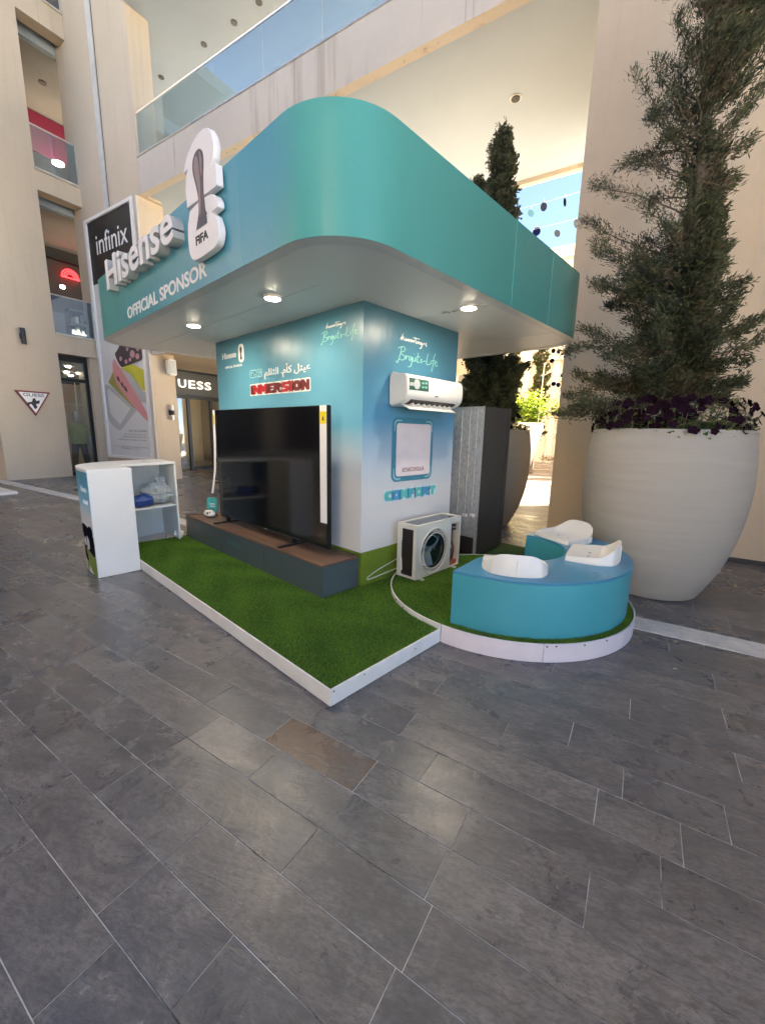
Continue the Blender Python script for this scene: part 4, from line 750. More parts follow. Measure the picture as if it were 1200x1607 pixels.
grass(RP, 'turf', lambda x, y: ((x-CD[0])**2+(y-CD[1])**2 < (RD-0.013)**2) & (x > 0.004) & ~(((x-CD[0])**2+(y-CD[1]-0.03)**2 < 0.93**2) & (x > 1.0) & ((x-CD[0])**2+(y-CD[1])**2 > 0.25)), 0, 2.0, -0.16, 1.9, 0.123, 42000)

# ================================================================== bench with seats
BNC = Thing('curved_bench', 'glossy teal half ring bench on the round turf platform', 'bench', (1.4, 0.9, 0.135)); CB = (0.97, 0.895); RO, RI_ = 0.965, 0.475
def arc(r, a0, a1, m_=40): return [(CB[0]+r*math.cos(math.radians(a0+(a1-a0)*i/m_)), CB[1]+r*math.sin(math.radians(a0+(a1-a0)*i/m_))) for i in range(m_+1)]
sec = [(1.028, -0.072)] + arc(RO, -83, 88) + [(0.905, 1.855), (0.925, 1.36)] + arc(RI_, 92, -80)[:] + [(0.985, 0.36)]
MB().prism(sec, 0.122, 0.516, 'z').build('body', 'bench_teal', BNC, bevel=0.003, seg=1); MB().prism(sec, 0.517, 0.533, 'z').build('seat_top', 'bench_top', BNC, bevel=0.004)
def seat(ang, rad, rz, label, nm='stadium_seat'):
    a = math.radians(ang); c = (CB[0]+rad*math.cos(a), CB[1]+rad*math.sin(a), 0.534); t = Thing(nm, label, 'seat', c, math.radians(rz), group='white seats on the curved bench')
    NU, NV = 28, 24; w, d = 0.225, 0.185; v = []; f = []
    def H_(u, s):                                   # u across -1..1, s depth -1 front .. 1 back
        bk = max(0, (s-0.25)/0.75); side = abs(u)**5
        base = 0.036 - 0.020*(1-u*u)**1.0*max(0, 1-abs(s+0.15))**0.8
        return base + 0.122*(bk**1.5)*(1-0.30*abs(u)**4) + 0.020*side*min(1, (s+1)/1.2)*(1-bk)
    for i in range(NV+1):
        for j in range(NU+1):
            u, s = -1+2*j/NU, -1+2*i/NV; k = 1.0 - 0.06*max(0, s)**2
            x, y = u*math.sqrt(1-0.40*s*s*(1 if s > 0 else 0.25)), s*math.sqrt(1-0.36*u*u*(1 if s > 0 else 0.25)); v.append((c[0]+w*k*x, c[1]+d*y, c[2]+H_(u, s)))
    W_ = NU+1
    f = [(i*W_+j, i*W_+j+1, (i+1)*W_+j+1, (i+1)*W_+j) for i in range(NV) for j in range(NU)]
    ed_ = [j for j in range(W_)] + [i*W_+NU for i in range(1, NV+1)] + [NV*W_+j for j in range(NU-1, -1, -1)] + [i*W_ for i in range(NV-1, 0, -1)]
    o_ = len(v)
    for q, z in ((1.015, -0.004), (1.03, None)):
        for e in ed_:
            x, y, zz = v[e]; v.append((c[0]+(x-c[0])*q, c[1]+(y-c[1])*q, zz-0.005 if z is not None else c[2]))
    m_ = len(ed_)
    for k in range(m_): f.append((ed_[k], ed_[(k+1) % m_], o_+(k+1) % m_, o_+k)); f.append((o_+k, o_+(k+1) % m_, o_+m_+(k+1) % m_, o_+m_+k))
    MB().add(v, f).build('shell', 'seat_plastic', t, smooth=True)
    for s_ in (-0.5, 0.5): MB().lathe([(0.010, 0.019), (0.010, 0.023)], 10, (c[0]+s_*0.12, c[1]-0.03, c[2])).build('bolt', 'steel', t)
    MB().box(c[0]-0.003, c[0]+0.003, c[1]+d*1.015, c[1]+d*1.055, c[2]+0.004, c[2]+0.125).build('seam', 'seat_plastic', t)
seat(-60, 0.70, -60-90, 'white plastic stadium seat with its back turned, nearest end of the teal bench')
seat(12, 0.68, 12-90, 'white plastic stadium seat in the middle of the teal bench, facing left')
seat(66, 0.68, 64-90, 'white plastic stadium seat at the far end of the teal bench by the planter')

# ================================================================== cabinet, television and things on it
CA = Thing('media_cabinet', 'long low slate grey cabinet with brown wood top under the television', 'cabinet', (-1.4, -0.21, 0.1))
MB().box(-2.83, -0.024, -0.425, -0.006, 0.096, 0.374).build('body', 'cabinet_slate', CA, bevel=0.003)
MB().box(-2.835, -0.016, -0.434, -0.0055, 0.375, 0.392).build('top', 'wood_top', CA, bevel=0.003)
for x in (-1.87, -0.95): MB().box(x-0.0015, x+0.0015, -0.4262, -0.424, 0.10, 0.372).build('panel_joint', 'grille_dark', CA)
text_mb('Hisense', (-1.72, 0.235), (-1.40, 0.300), 'y', -0.4255, 0.0015, -1, bold=0.01).build('lettering', 'faint_teal', CA)
TV = Thing('television', 'very large black flat television standing on the wood topped cabinet', 'television', (-1.2, -0.22, 0.392))
MB().box(-2.235, -0.165, -0.250, -0.205, 0.462, 1.712).build('casing', 'tv_bezel', TV, bevel=0.006); MB().box(-2.228, -0.172, -0.2515, -0.2495, 0.480, 1.706).build('screen', 'tv_screen', TV)
MB().box(-1.9, -0.5, -0.205, -0.165, 0.50, 1.15).build('rear_box', 'tv_bezel', TV)
for x in (-2.09, -0.72): MB().box(x-0.022, x+0.022, -0.405, -0.06, 0.3925, 0.410).build('foot', 'tv_bezel', TV, bevel=0.003); MB().box(x-0.018, x+0.018, -0.245, -0.20, 0.410, 0.465).build('foot_neck', 'tv_bezel', TV)
sr = MB().box(-0.262, -0.172, -0.2545, -0.2522, 0.700, 1.711).build('film_strip', 'strip_white', TV); MB().box(-0.262, -0.172, -0.2558, -0.2547, 1.56, 1.66).build('film_label', 'yellow_label', sr)
MB().prism([(-0.225, 1.585), (-0.205, 1.585), (-0.212, 1.625), (-0.222, 1.615)], -0.2572, -0.256, 'y').build('film_label_mark', 'ink_black', sr)
pts = [(-2.238, -0.256, 1.711), (-2.245, -0.260, 1.3), (-2.262, -0.268, 1.0), (-2.33, -0.285, 0.72)]; mb = MB(); mb.add([(x-0.018, y-0.010, z) for x, y, z in pts] + [(x+0.012, y, z) for x, y, z in pts], [(i, i+1, 5+i, 4+i) for i in range(3)]); sl = mb.build('film_strip', 'strip_white', TV)
MB().box(-2.252, -2.228, -0.269, -0.2665, 1.55, 1.66).build('film_label', 'yellow_label', sl)
text_mb('Hisense', (-1.225, 0.467), (-1.165, 0.477), 'y', -0.2505, 0.001, -1).build('maker_mark', 'print_white', TV)
SG = Thing('counter_sign', 'small rounded teal sign standing on the cabinet end by the television', 'sign', (-2.70, -0.15, 0.392))
o = MB().prism(rrect(-0.075, 0.075, 0.0, 0.215, 0.035), -0.004, 0.004, 'y').build('plate', 'sign_teal', None, bevel=0.001, seg=1); o.parent = SG.e; o.rotation_euler = (-0.1, 0, 0.55)
o2 = text_mb('CARE', (-0.04, 0.120), (0.045, 0.142), 'y', -0.004, 0.001, -1, bold=0.03).build('lettering', 'print_white', None); o2.parent = o
o3 = text_mb('Service', (-0.02, 0.09), (0.05, 0.112), 'y', -0.004, 0.001, -1, bold=0.03).build('lettering', 'print_white', None); o3.parent = o
GD = Thing('white_gadget', 'white oval gadget with dark buttons and a cable on the cabinet', 'gadget', (-2.54, -0.25, 0.392))
def blob(c, r, n=24, m_=14, f_=None):
    mb = MB(); v = []; f = []
    for i in range(m_+1):
        ph = -PI/2 + PI*i/m_
        for j in range(n):
            t = 2*PI*j/n; d = (math.cos(ph)*math.cos(t), math.cos(ph)*math.sin(t), math.sin(ph)); k = f_(*d) if f_ else 1
            v.append((c[0]+d[0]*r[0]*k, c[1]+d[1]*r[1]*k, max(c[2]+d[2]*r[2]*k, c[2]-r[2]*0.9)))
    for i in range(m_):
        for j in range(n): f.append((i*n+j, i*n+(j+1) % n, (i+1)*n+(j+1) % n, (i+1)*n+j))
    return mb.add(v, f)
gb = blob((-2.54, -0.25, 0.435), (0.105, 0.065, 0.046)).build('shell', 'gadget', GD, smooth=True)
for x, y, z, r in ((-2.555, -0.302, 0.452, .013), (-2.49, -0.298, 0.450, .016), (-2.525, -0.312, 0.430, .007), (-2.468, -0.280, 0.452, .012)): blob((x, y, z), (r, r*.7, r)).build('button', 'grille_dark', gb, smooth=True)
MB().tube(smooth_pts([(-2.60, -0.27, .475), (-2.55, -0.22, .485), (-2.46, -0.22, .455), (-2.47, -0.17, .40)], 4, False), 0.005, 6).build('strap', 'cord_black', GD, smooth=True)
MB().tube(smooth_pts([(-2.64, -0.26, .405), (-2.74, -0.33, .400), (-2.80, -0.42, .398), (-2.80, -0.445, .33), (-2.78, -0.445, .22), (-2.80, -0.45, .12)], 5, False), 0.005, 6).build('cable', 'cord_black', GD, smooth=True)
JR = Thing('glass_jar', 'small clear jar behind the white gadget at the television edge', 'jar', (-2.45, -0.10, 0.392)); MB().lathe([(0.035, 0), (0.038, 0.01), (0.038, 0.09), (0.032, 0.10)], 20, (-2.45, -0.10, 0.392)).build('body', 'clear_glass', JR, smooth=True); MB().lathe([(0.036, 0.10), (0.036, 0.12)], 20, (-2.45, -0.10, 0.392)).build('lid', 'steel', JR, smooth=True)

# ================================================================== counter
CT = Thing('reception_counter', 'white curved reception counter with open shelf and printed teal front', 'counter', (-2.7, -1.0, 0))
outer = [(-2.146, -1.578), (-2.40, -1.588)] + smooth_pts([(-2.55, -1.585), (-2.80, -1.535), (-3.0, -1.41), (-3.16, -1.22), (-3.27, -0.95), (-3.33, -0.70), (-3.35, -0.53)], 5, False)
def inset(P, d):
    out = []
    for i in range(len(P)):
        a, b_ = P[max(i-1, 0)], P[min(i+1, len(P)-1)]; l = math.hypot(b_[0]-a[0], b_[1]-a[1]); out.append((P[i][0]+(b_[1]-a[1])/l*d, P[i][1]-(b_[0]-a[0])/l*d))
    return out
inn = inset(outer, 0.02)
MB().prism(outer + [(-2.79, -0.53), (-2.64, -1.172), (-2.136, -1.192)], 1.060, 1.088, 'z').build('top', 'laminate', CT, bevel=0.003)
MB().prism(outer + inn[::-1], 0.004, 1.0595, 'z').build('front_panel', 'counter_print', CT)
MB().box(-2.162, -2.140, -1.574, -1.196, 0.003, 1.0595).build('end_panel', 'laminate', CT, bevel=0.002)
MB().prism([(-2.162, -1.215), (-2.162, -1.196), (-2.66, -1.178), (-2.66, -1.197)], 0.004, 1.0595, 'z').build('inner_panel', 'laminate', CT)
MB().box(-3.33, -2.785, -0.552, -0.532, 0.098, 1.0595).build('end_panel', 'laminate', CT, bevel=0.002)
MB().prism([(-2.68, -1.18), (-3.10, -1.26), (-3.23, -1.0), (-3.32, -0.56), (-2.80, -0.56)], 0.535, 0.555, 'z').build('shelf', 'laminate', CT, bevel=0.002)
MB().prism([(-3.14, -1.20), (-3.29, -0.70), (-3.31, -0.556), (-3.295, -0.556), (-3.275, -0.70), (-3.12, -1.19)], 0.10, 0.534, 'z').build('back_panel', 'laminate', CT)
MB().prism([(-3.14, -1.20), (-3.29, -0.70), (-3.31, -0.556), (-3.295, -0.556), (-3.275, -0.70), (-3.12, -1.19)], 0.556, 1.059, 'z').build('back_panel', 'laminate', CT)
def onfront(s, z):                                    # a point on the curved front, s along its length
    k = min(int(s*(len(outer)-1)), len(outer)-2); t = s*(len(outer)-1)-k; return (outer[k][0]*(1-t)+outer[k+1][0]*t, outer[k][1]*(1-t)+outer[k+1][1]*t - 0.0025, z)
def curved(poly, mat, nm):
    c = (sum(p[0] for p in poly)/len(poly), sum(p[1] for p in poly)/len(poly)); v = [onfront(*c)] + [onfront(max(0, a), b_) for a, b_ in poly]; m_ = len(poly)
    MB().add(v, [(0, 1+i, 1+(i+1) % m_) for i in range(m_)]).build(nm, mat, CT)
curved([(0.0, 0.004), (0.0, 0.20), (0.02, 0.235), (0.04, 0.27), (0.055, 0.22), (0.055, 0.004)], 'pitch_print', 'printed_pitch')
curved([(0.055+0.05*math.cos(t)-0.01, 0.32+0.20*math.sin(t)) for t in np.linspace(0, 2*PI, 20)], 'disc_navy', 'printed_ball'); curved([(0.012+0.010*math.cos(t), 0.46+0.06*math.sin(t)) for t in np.linspace(0, 2*PI, 12)], 'disc_navy', 'printed_ball_patch')
curved([(0.045+0.008*math.cos(t), 0.33+0.05*math.sin(t)) for t in np.linspace(0, 2*PI, 10)], 'print_white', 'printed_ball_patch')
text_mb('Hisense', (-2.42, 0.86), (-2.18, 0.92), 'y', -1.586, 0.004, -1, bold=0.01).build('lettering', 'print_white', CT); text_mb('OFFICIAL', (-2.36, 0.74), (-2.17, 0.78), 'y', -1.586, 0.004, -1, bold=0.01).build('lettering', 'print_white', CT)
def lump(seed, amp, fr=3.0):
    r_ = random.Random(seed); ph = [r_.uniform(0, 6) for _ in range(12)]
    return lambda x, y, z: 1 + amp*(math.sin(fr*x+ph[0]+2*y)+math.sin(fr*1.7*y+ph[1]+z*2)+math.sin(fr*2.3*z+ph[2]+x*3)+0.6*math.sin(fr*4*x+ph[3])*math.sin(fr*3.4*y+ph[4])+0.4*math.sin(fr*7*(x+z)+ph[5]))
top_mesh(blob((-2.86, -0.92, 0.63), (0.10, 0.13, 0.075), 40, 24, lump(1, 0.06)), 'cloth_bag', 'cloth_blue', 'royal blue soft cloth bag lying on the counter shelf', 'bag', smooth=True)
top_mesh(blob((-2.88, -1.09, 0.62), (0.07, 0.07, 0.065), 30, 20, lump(2, 0.07)), 'dark_pouch', 'bag_dark', 'small black pouch beside the blue bag on the counter shelf', 'pouch', smooth=True)
PB = Thing('plastic_bag', 'crumpled clear plastic bag of clothes on the counter shelf', 'bag', (-3.0, -0.72, 0.556))
blob((-2.97, -0.72, 0.65), (0.12, 0.15, 0.085), 44, 26, lump(3, 0.07, 4)).build('contents', 'bag_grey', PB, smooth=True); blob((-2.97, -0.72, 0.68), (0.15, 0.18, 0.125), 50, 30, lump(4, 0.09, 5)).build('film', 'plastic_bag', PB)
blob((-3.02, -0.66, 0.80), (0.07, 0.07, 0.10), 30, 20, lump(8, 0.12, 5)).build('film_knot', 'plastic_bag', PB)
top_mesh(blob((-2.88, -0.52, 0.15), (0.06, 0.05, 0.05), 24, 16, lump(6, 0.10, 5)), 'crumpled_wrapper', 'board_white', 'crumpled white wrapper on the turf behind the cabinet end', 'wrapper')

# ================================================================== air conditioners
AC = Thing('air_conditioner', 'white wall mounted air conditioner with display sticker on the blue wall', 'air conditioner', (0.1, 0.75, 1.72))
prof = smooth_pts([(0.012, 2.005), (0.09, 2.012), (0.17, 2.003), (0.205, 1.975), (0.215, 1.90), (0.210, 1.83), (0.185, 1.785), (0.135, 1.758), (0.075, 1.748), (0.012, 1.748)], 4)
MB().add([(x, 0.315, z) for x, z in prof] + [(x, 0.330, z) for x, z in prof], []).v
def yprism(prof, y0, y1): return MB().prism([(x, z) for x, z in prof], y0, y1, 'y')
yprism(prof, 0.318, 1.190).build('body', 'ac_white', AC, bevel=0.008, seg=3)
MB().box(0.002, 0.013, 0.33, 1.178, 1.755, 2.0).build('back_plate', 'ac_white', AC)
MB().prism([(0.195, 1.776), (0.12, 1.747), (0.12, 1.755), (0.19, 1.79)], 0.40, 1.09, 'y').build('outlet', 'grille_dark', AC)
MB().prism([(0.120, 1.742), (0.215, 1.700), (0.222, 1.704), (0.125, 1.752)], 0.355, 1.075, 'y').build('flap', 'ac_white', AC, bevel=0.002)
for y in np.linspace(0.45, 1.02, 8): MB().prism([(0.13, 1.752), (0.18, 1.765), (0.195, 1.735), (0.15, 1.735)], y, y+0.006, 'y').build('vane', 'ac_white', AC)
st = MB(); 
for k in range(1): st.prism([(0.2105, 1.965), (0.2165, 1.90), (0.2150, 1.868), (0.2172, 1.868), (0.2190, 1.90), (0.2128, 1.967)], 0.345, 0.618, 'y')
stk = st.build('sticker', 'sticker_green', AC)
MB().disc((0.2182, 0.445, 1.918), 'x', 0.043, 0.0022, 24).build('sticker_dial', 'sticker_grey', stk)
for y, z in ((0.53, 1.935), (0.575, 1.938), (0.53, 1.90), (0.575, 1.902)): MB().box(0.2175, 0.2205, y-0.014, y+0.014, z-0.007, z+0.007).build('sticker_mark', 'print_mint', stk)
MB().prism([(0.2175, 1.90), (0.2190, 1.90), (0.2190, 1.925), (0.2172, 1.928)], 0.347, 0.41, 'y').build('sticker_band', 'sticker_grey', stk)
text_mb('Hisense', (0.725, 1.832), (0.775, 1.842), 'x', 0.211, 0.004, 1).build('maker_mark', 'ink_black', AC)

OU = Thing('outdoor_unit', 'ivory cutaway air conditioner outdoor unit with round fan on the turf', 'outdoor unit', (0.2, 0.75, 0.13))
X0, X1, Y0, Y1, Z0, Z1 = 0.09, 0.325, 0.390, 1.115, 0.145, 0.660
fp = MB(); yc, zc_, rh = 0.668, 0.382, 0.215; N = 48
cir = [(yc+rh*math.cos(2*PI*i/N), zc_+rh*math.sin(2*PI*i/N)) for i in range(N)]
def sqp(t):
    d = (math.cos(t), math.sin(t)); ks = []
    for lim, q in (((0.925-yc), d[0]), ((Y0-yc), d[0]), ((Z1-0.012-zc_), d[1]), ((Z0-zc_), d[1])):
        if abs(q) > 1e-6 and lim/q > 0: ks.append(lim/q)
    k = min(ks); return (yc+d[0]*k, zc_+d[1]*k)
sq = [sqp(2*PI*i/N) for i in range(N)]
cor = [(0.925, Z1-0.012), (Y0, Z1-0.012), (Y0, Z0), (0.925, Z0)]
for c_ in cor: i = min(range(N), key=lambda k: (sq[k][0]-c_[0])**2+(sq[k][1]-c_[1])**2); sq[i] = c_
for xx in (X1, X1-0.012): fp.add([(xx, *p) for p in cir]+[(xx, *p) for p in sq], [(i, (i+1) % N, N+(i+1) % N, N+i) for i in range(N)])
fp.add([(X1, *p) for p in cir]+[(X1-0.012, *p) for p in cir], [(i, (i+1) % N, N+(i+1) % N, N+i) for i in range(N)])
fp.build('front_panel', 'ac_ivory', OU)
MB().box(X1-0.014, X1+0.001, 0.925, 0.945, Z0, Z1-0.012).box(X1-0.014, X1+0.001, Y1-0.022, Y1, Z0, Z1-0.012).box(X1-0.014, X1+0.001, 0.945, Y1-0.022, Z1-0.05, Z1-0.012).box(X1-0.014, X1+0.001, 0.945, Y1-0.022, Z0, Z0+0.012).build('side_frame', 'ac_ivory', OU)
MB().box(X0, X1+0.002, Y0-0.002, Y0+0.035, Z1-0.012, Z1+0.006).box(X0, X1+0.002, Y1-0.04, Y1+0.002, Z1-0.012, Z1+0.006).box(X0, X0+0.03, Y0+0.035, Y1-0.04, Z1-0.012, Z1+0.006).box(X1-0.028, X1+0.002, Y0+0.035, Y1-0.04, Z1-0.012, Z1+0.006).build('top_frame', 'ac_ivory', OU, bevel=0.002, seg=1)
MB().box(X0+0.03, X1-0.028, Y0+0.035, Y1-0.04, Z1-0.006, Z1+0.001).build('top_window', 'ac_glass', OU)
MB().box(X0+0.035, X1-0.04, Y0+0.04, Y1-0.05, Z1-0.10, Z1-0.09).build('inner_shelf', 'sticker_grey', OU)
MB().box(X0, X0+0.05, Y0, Y0+0.012, Z0, Z1-0.012).box(X1-0.042, X1-0.001, Y0, Y0+0.012, Z0, Z1-0.012).box(X0+0.05, X1-0.042, Y0, Y0+0.012, Z1-0.04, Z1-0.012).box(X0+0.05, X1-0.042, Y0, Y0+0.012, Z0, Z0+0.02).build('side_panel', 'ac_ivory', OU)
MB().box(X0+0.045, X1-0.04, Y0+0.014, Y0+0.03, Z0+0.015, Z1-0.035).build('coil', 'grille_dark', OU)
for z in np.linspace(Z0+0.03, Z1-0.05, 30): MB().box(X0+0.05, X1-0.042, Y0+0.006, Y0+0.014, z, z+0.006).build('fin', 'fin_brown', OU)
MB().prism([(X0+0.05, 0.50), (X0+0.058, 0.50), (X0+0.058, 0.60), (X0+0.05, 0.63)], Y0-0.001, Y0+0.004, 'y').prism([(X0+0.05, 0.20), (X0+0.068, 0.21), (X0+0.06, 0.32), (X0+0.05, 0.34)], Y0-0.001, Y0+0.004, 'y').build('torn_film', 'strip_white', OU)
MB().box(X0, X0+0.012, Y0+0.012, Y1, Z0, Z1-0.012).build('rear_panel', 'ac_ivory', OU); MB().box(X0+0.012, X1-0.014, Y1-0.012, Y1, Z0, Z1-0.012).build('end_panel', 'ac_ivory', OU); MB().box(X0, X1-0.014, Y0+0.012, Y1, Z0-0.004, Z0+0.004).build('base_pan', 'ac_ivory', OU)
MB().prism([(yc+0.222*math.cos(2*PI*i/48), zc_+0.222*math.sin(2*PI*i/48)) for i in range(48)], X0+0.03, X0+0.06, 'x').build('fan_cavity', 'fan_cavity', OU)
fc = MB(); fc.add([(X1-0.012, *p) for p in cir]+[(X0+0.06, *p) for p in cir], [(i, (i+1) % N, N+(i+1) % N, N+i) for i in range(N)]).build('fan_shroud', 'fan_cavity', OU, smooth=True)
for r_, x_ in ((0.222, X1+0.004), (0.175, X1+0.002)): MB().tube([(x_, yc+r_*math.cos(2*PI*i/48), zc_+r_*math.sin(2*PI*i/48)) for i in range(49)], 0.006 if r_ > .2 else 0.004, 8).build('grille_ring', 'ac_ivory', OU, smooth=True)
gv = MB()
for i in range(72):
    t = 2*PI*i/72; gv.tube([(X1+0.001, yc+0.176*math.cos(t), zc_+0.176*math.sin(t)), (X1+0.006, yc+0.2*math.cos(t), zc_+0.2*math.sin(t)), (X1+0.002, yc+0.22*math.cos(t), zc_+0.22*math.sin(t))], 0.0026, 5)
gv.build('grille_spokes', 'ac_ivory', OU)
MB().disc((X1-0.10, yc, zc_), 'x', 0.028, 0.05, 20).build('fan_hub', 'fan_grey', OU)
for k in range(3):
    t0 = math.radians(35+120*k); v = []; f = []
    for i in range(7):
        for j in range(7):
            r_ = 0.02+0.15*i/6; t = t0 - (j/6-0.15)*math.radians(62)*(0.55+0.45*i/6); v.append((X1-0.052-0.075*j/6+0.012*math.sin(i/6*2), yc+r_*math.cos(t), zc_+r_*math.sin(t)))
    for i in range(6):
        for j in range(6): f.append((i*7+j, i*7+j+1, (i+1)*7+j+1, (i+1)*7+j))
    MB().add(v, f).build('fan_blade', 'fan_grey', OU, smooth=True)
MB().tube([(X1-0.045, yc+0.14*math.cos(t), zc_+0.14*math.sin(t)) for t in np.linspace(0.55, 1.9, 14)], 0.0035, 6).tube([(X1-0.045, yc, zc_), (X1-0.045, yc+0.14*math.cos(0.55), zc_+0.14*math.sin(0.55))], 0.0035, 6).build('blade_highlight_strip', 'strip_white', OU)  # highlight on the fan blade drawn as white tubes
MB().disc((X1-0.02, yc, zc_), 'x', 0.174, 0.002, 40).build('fan_window', 'clear_glass', OU)
MB().lathe([(0.055, 0), (0.06, 0.02), (0.06, 0.16), (0.04, 0.19)], 20, (0.22, 1.02, Z0+0.005)).build('compressor', 'grille_dark', OU, smooth=True)
MB().tube(smooth_pts([(0.25, 1.0, .33), (0.28, 0.97, .42), (0.26, 1.05, .50), (0.22, 1.07, .56)], 5, False), 0.012, 8).tube(smooth_pts([(0.27, 1.06, .20), (0.29, 1.05, .34), (0.28, 0.98, .45)], 5, False), 0.008, 8).build('pipe', 'copper', OU, smooth=True)
MB().lathe([(0.03, 0), (0.03, 0.06)], 14, (0.27, 1.0, 0.42)).build('valve', 'copper', OU, smooth=True); MB().box(0.25, 0.308, 0.95, 1.09, Z0+0.006, Z0+0.055).build('terminal_block', 'copper', OU)
for z in (0.52, 0.56): MB().box(0.20, 0.29, 0.95, 1.085, z, z+0.012).build('circuit_board', 'fan_cavity', OU)
for y in (0.48, 1.02): MB().box(X0-0.01, X1+0.03, y-0.018, y+0.018, 0.122, 0.141).build('foot', 'ac_ivory', OU, bevel=0.003)

# ================================================================== refrigerator, turned with its back to the viewer
RF = Thing('refrigerator', 'tall dark refrigerator with ribbed metal back beside the kiosk wall', 'refrigerator', (-0.1, 1.9, 0.11))
MB().box(-0.46, 0.236, 1.615, 2.15, 0.118, 1.797).build('body', 'fridge_dark', RF, bevel=0.004); MB().box(-0.46, 0.240, 2.155, 2.225, 0.125, 1.805).build('door', 'fridge_dark', RF, bevel=0.006)
MB().box(-0.44, 0.20, 1.607, 1.6145, 0.345, 1.782).build('back_sheet', 'fridge_back', RF)
MB().box(0.20, 0.236, 1.600, 1.6145, 0.118, 1.797).box(-0.46, 0.20, 1.600, 1.6145, 1.782, 1.797).box(-0.46, 0.20, 1.600, 1.6145, 0.318, 0.345).build('back_frame', 'fridge_back', RF, bevel=0.002)
for x in (-0.40, -0.28, -0.16, -0.045, 0.06, 0.15): MB().prism([(x-0.006, 1.6072), (x-0.003, 1.6015), (x+0.003, 1.6015), (x+0.006, 1.6072)], 0.40, 1.76, 'z').build('rib', 'fridge_back', RF)
MB().box(-0.44, 0.20, 1.60, 1.612, 0.118, 0.317).build('compressor_opening', 'grille_dark', RF)
for x, z in ((0.03, 0.55), (0.13, 0.565)): MB().box(x, x+0.07, 1.6045, 1.6068, z, z+0.035).build('sticker', 'strip_white', RF)
for x in (-0.4, 0.2):
    for y in (1.66, 2.1): MB().lathe([(0.02, 0.105), (0.02, 0.12)], 10, (x, y, 0)).build('foot', 'grille_dark', RF)
# ================================================================== planters
PROF = [(0.30, 0.0), (0.41, 0.004), (0.435, 0.03), (0.50, 0.16), (0.575, 0.34), (0.635, 0.56), (0.675, 0.80), (0.690, 1.02), (0.686, 1.22), (0.670, 1.40), (0.645, 1.545), (0.635, 1.572), (0.622, 1.578), (0.608, 1.566), (0.60, 1.48), (0.58, 1.45)]
def planter(c, label, s=1.0, mat='planter_concrete', prof=PROF, n=96):
    t = Thing('planter', label, 'planter', c, group='tall round planters')
    q = [(r*s, z*s) for r, z in prof]; MB().lathe(smooth_pts(q, 3, False), n, c).build('pot', mat, t, smooth=True)
    MB().lathe([(0.56*s, 1.47*s), (0.57*s, 1.475*s)], 40, c).build('soil', 'soil', t); return t
P1 = (1.815, 2.335, 0.0); P2 = (-0.93, 3.82, 0.0)
planter(P1, 'huge pale concrete planter before the plain cream wall, holding a cypress')
planter(P2, 'shaded concrete planter behind the refrigerator, holding a dark cypress')

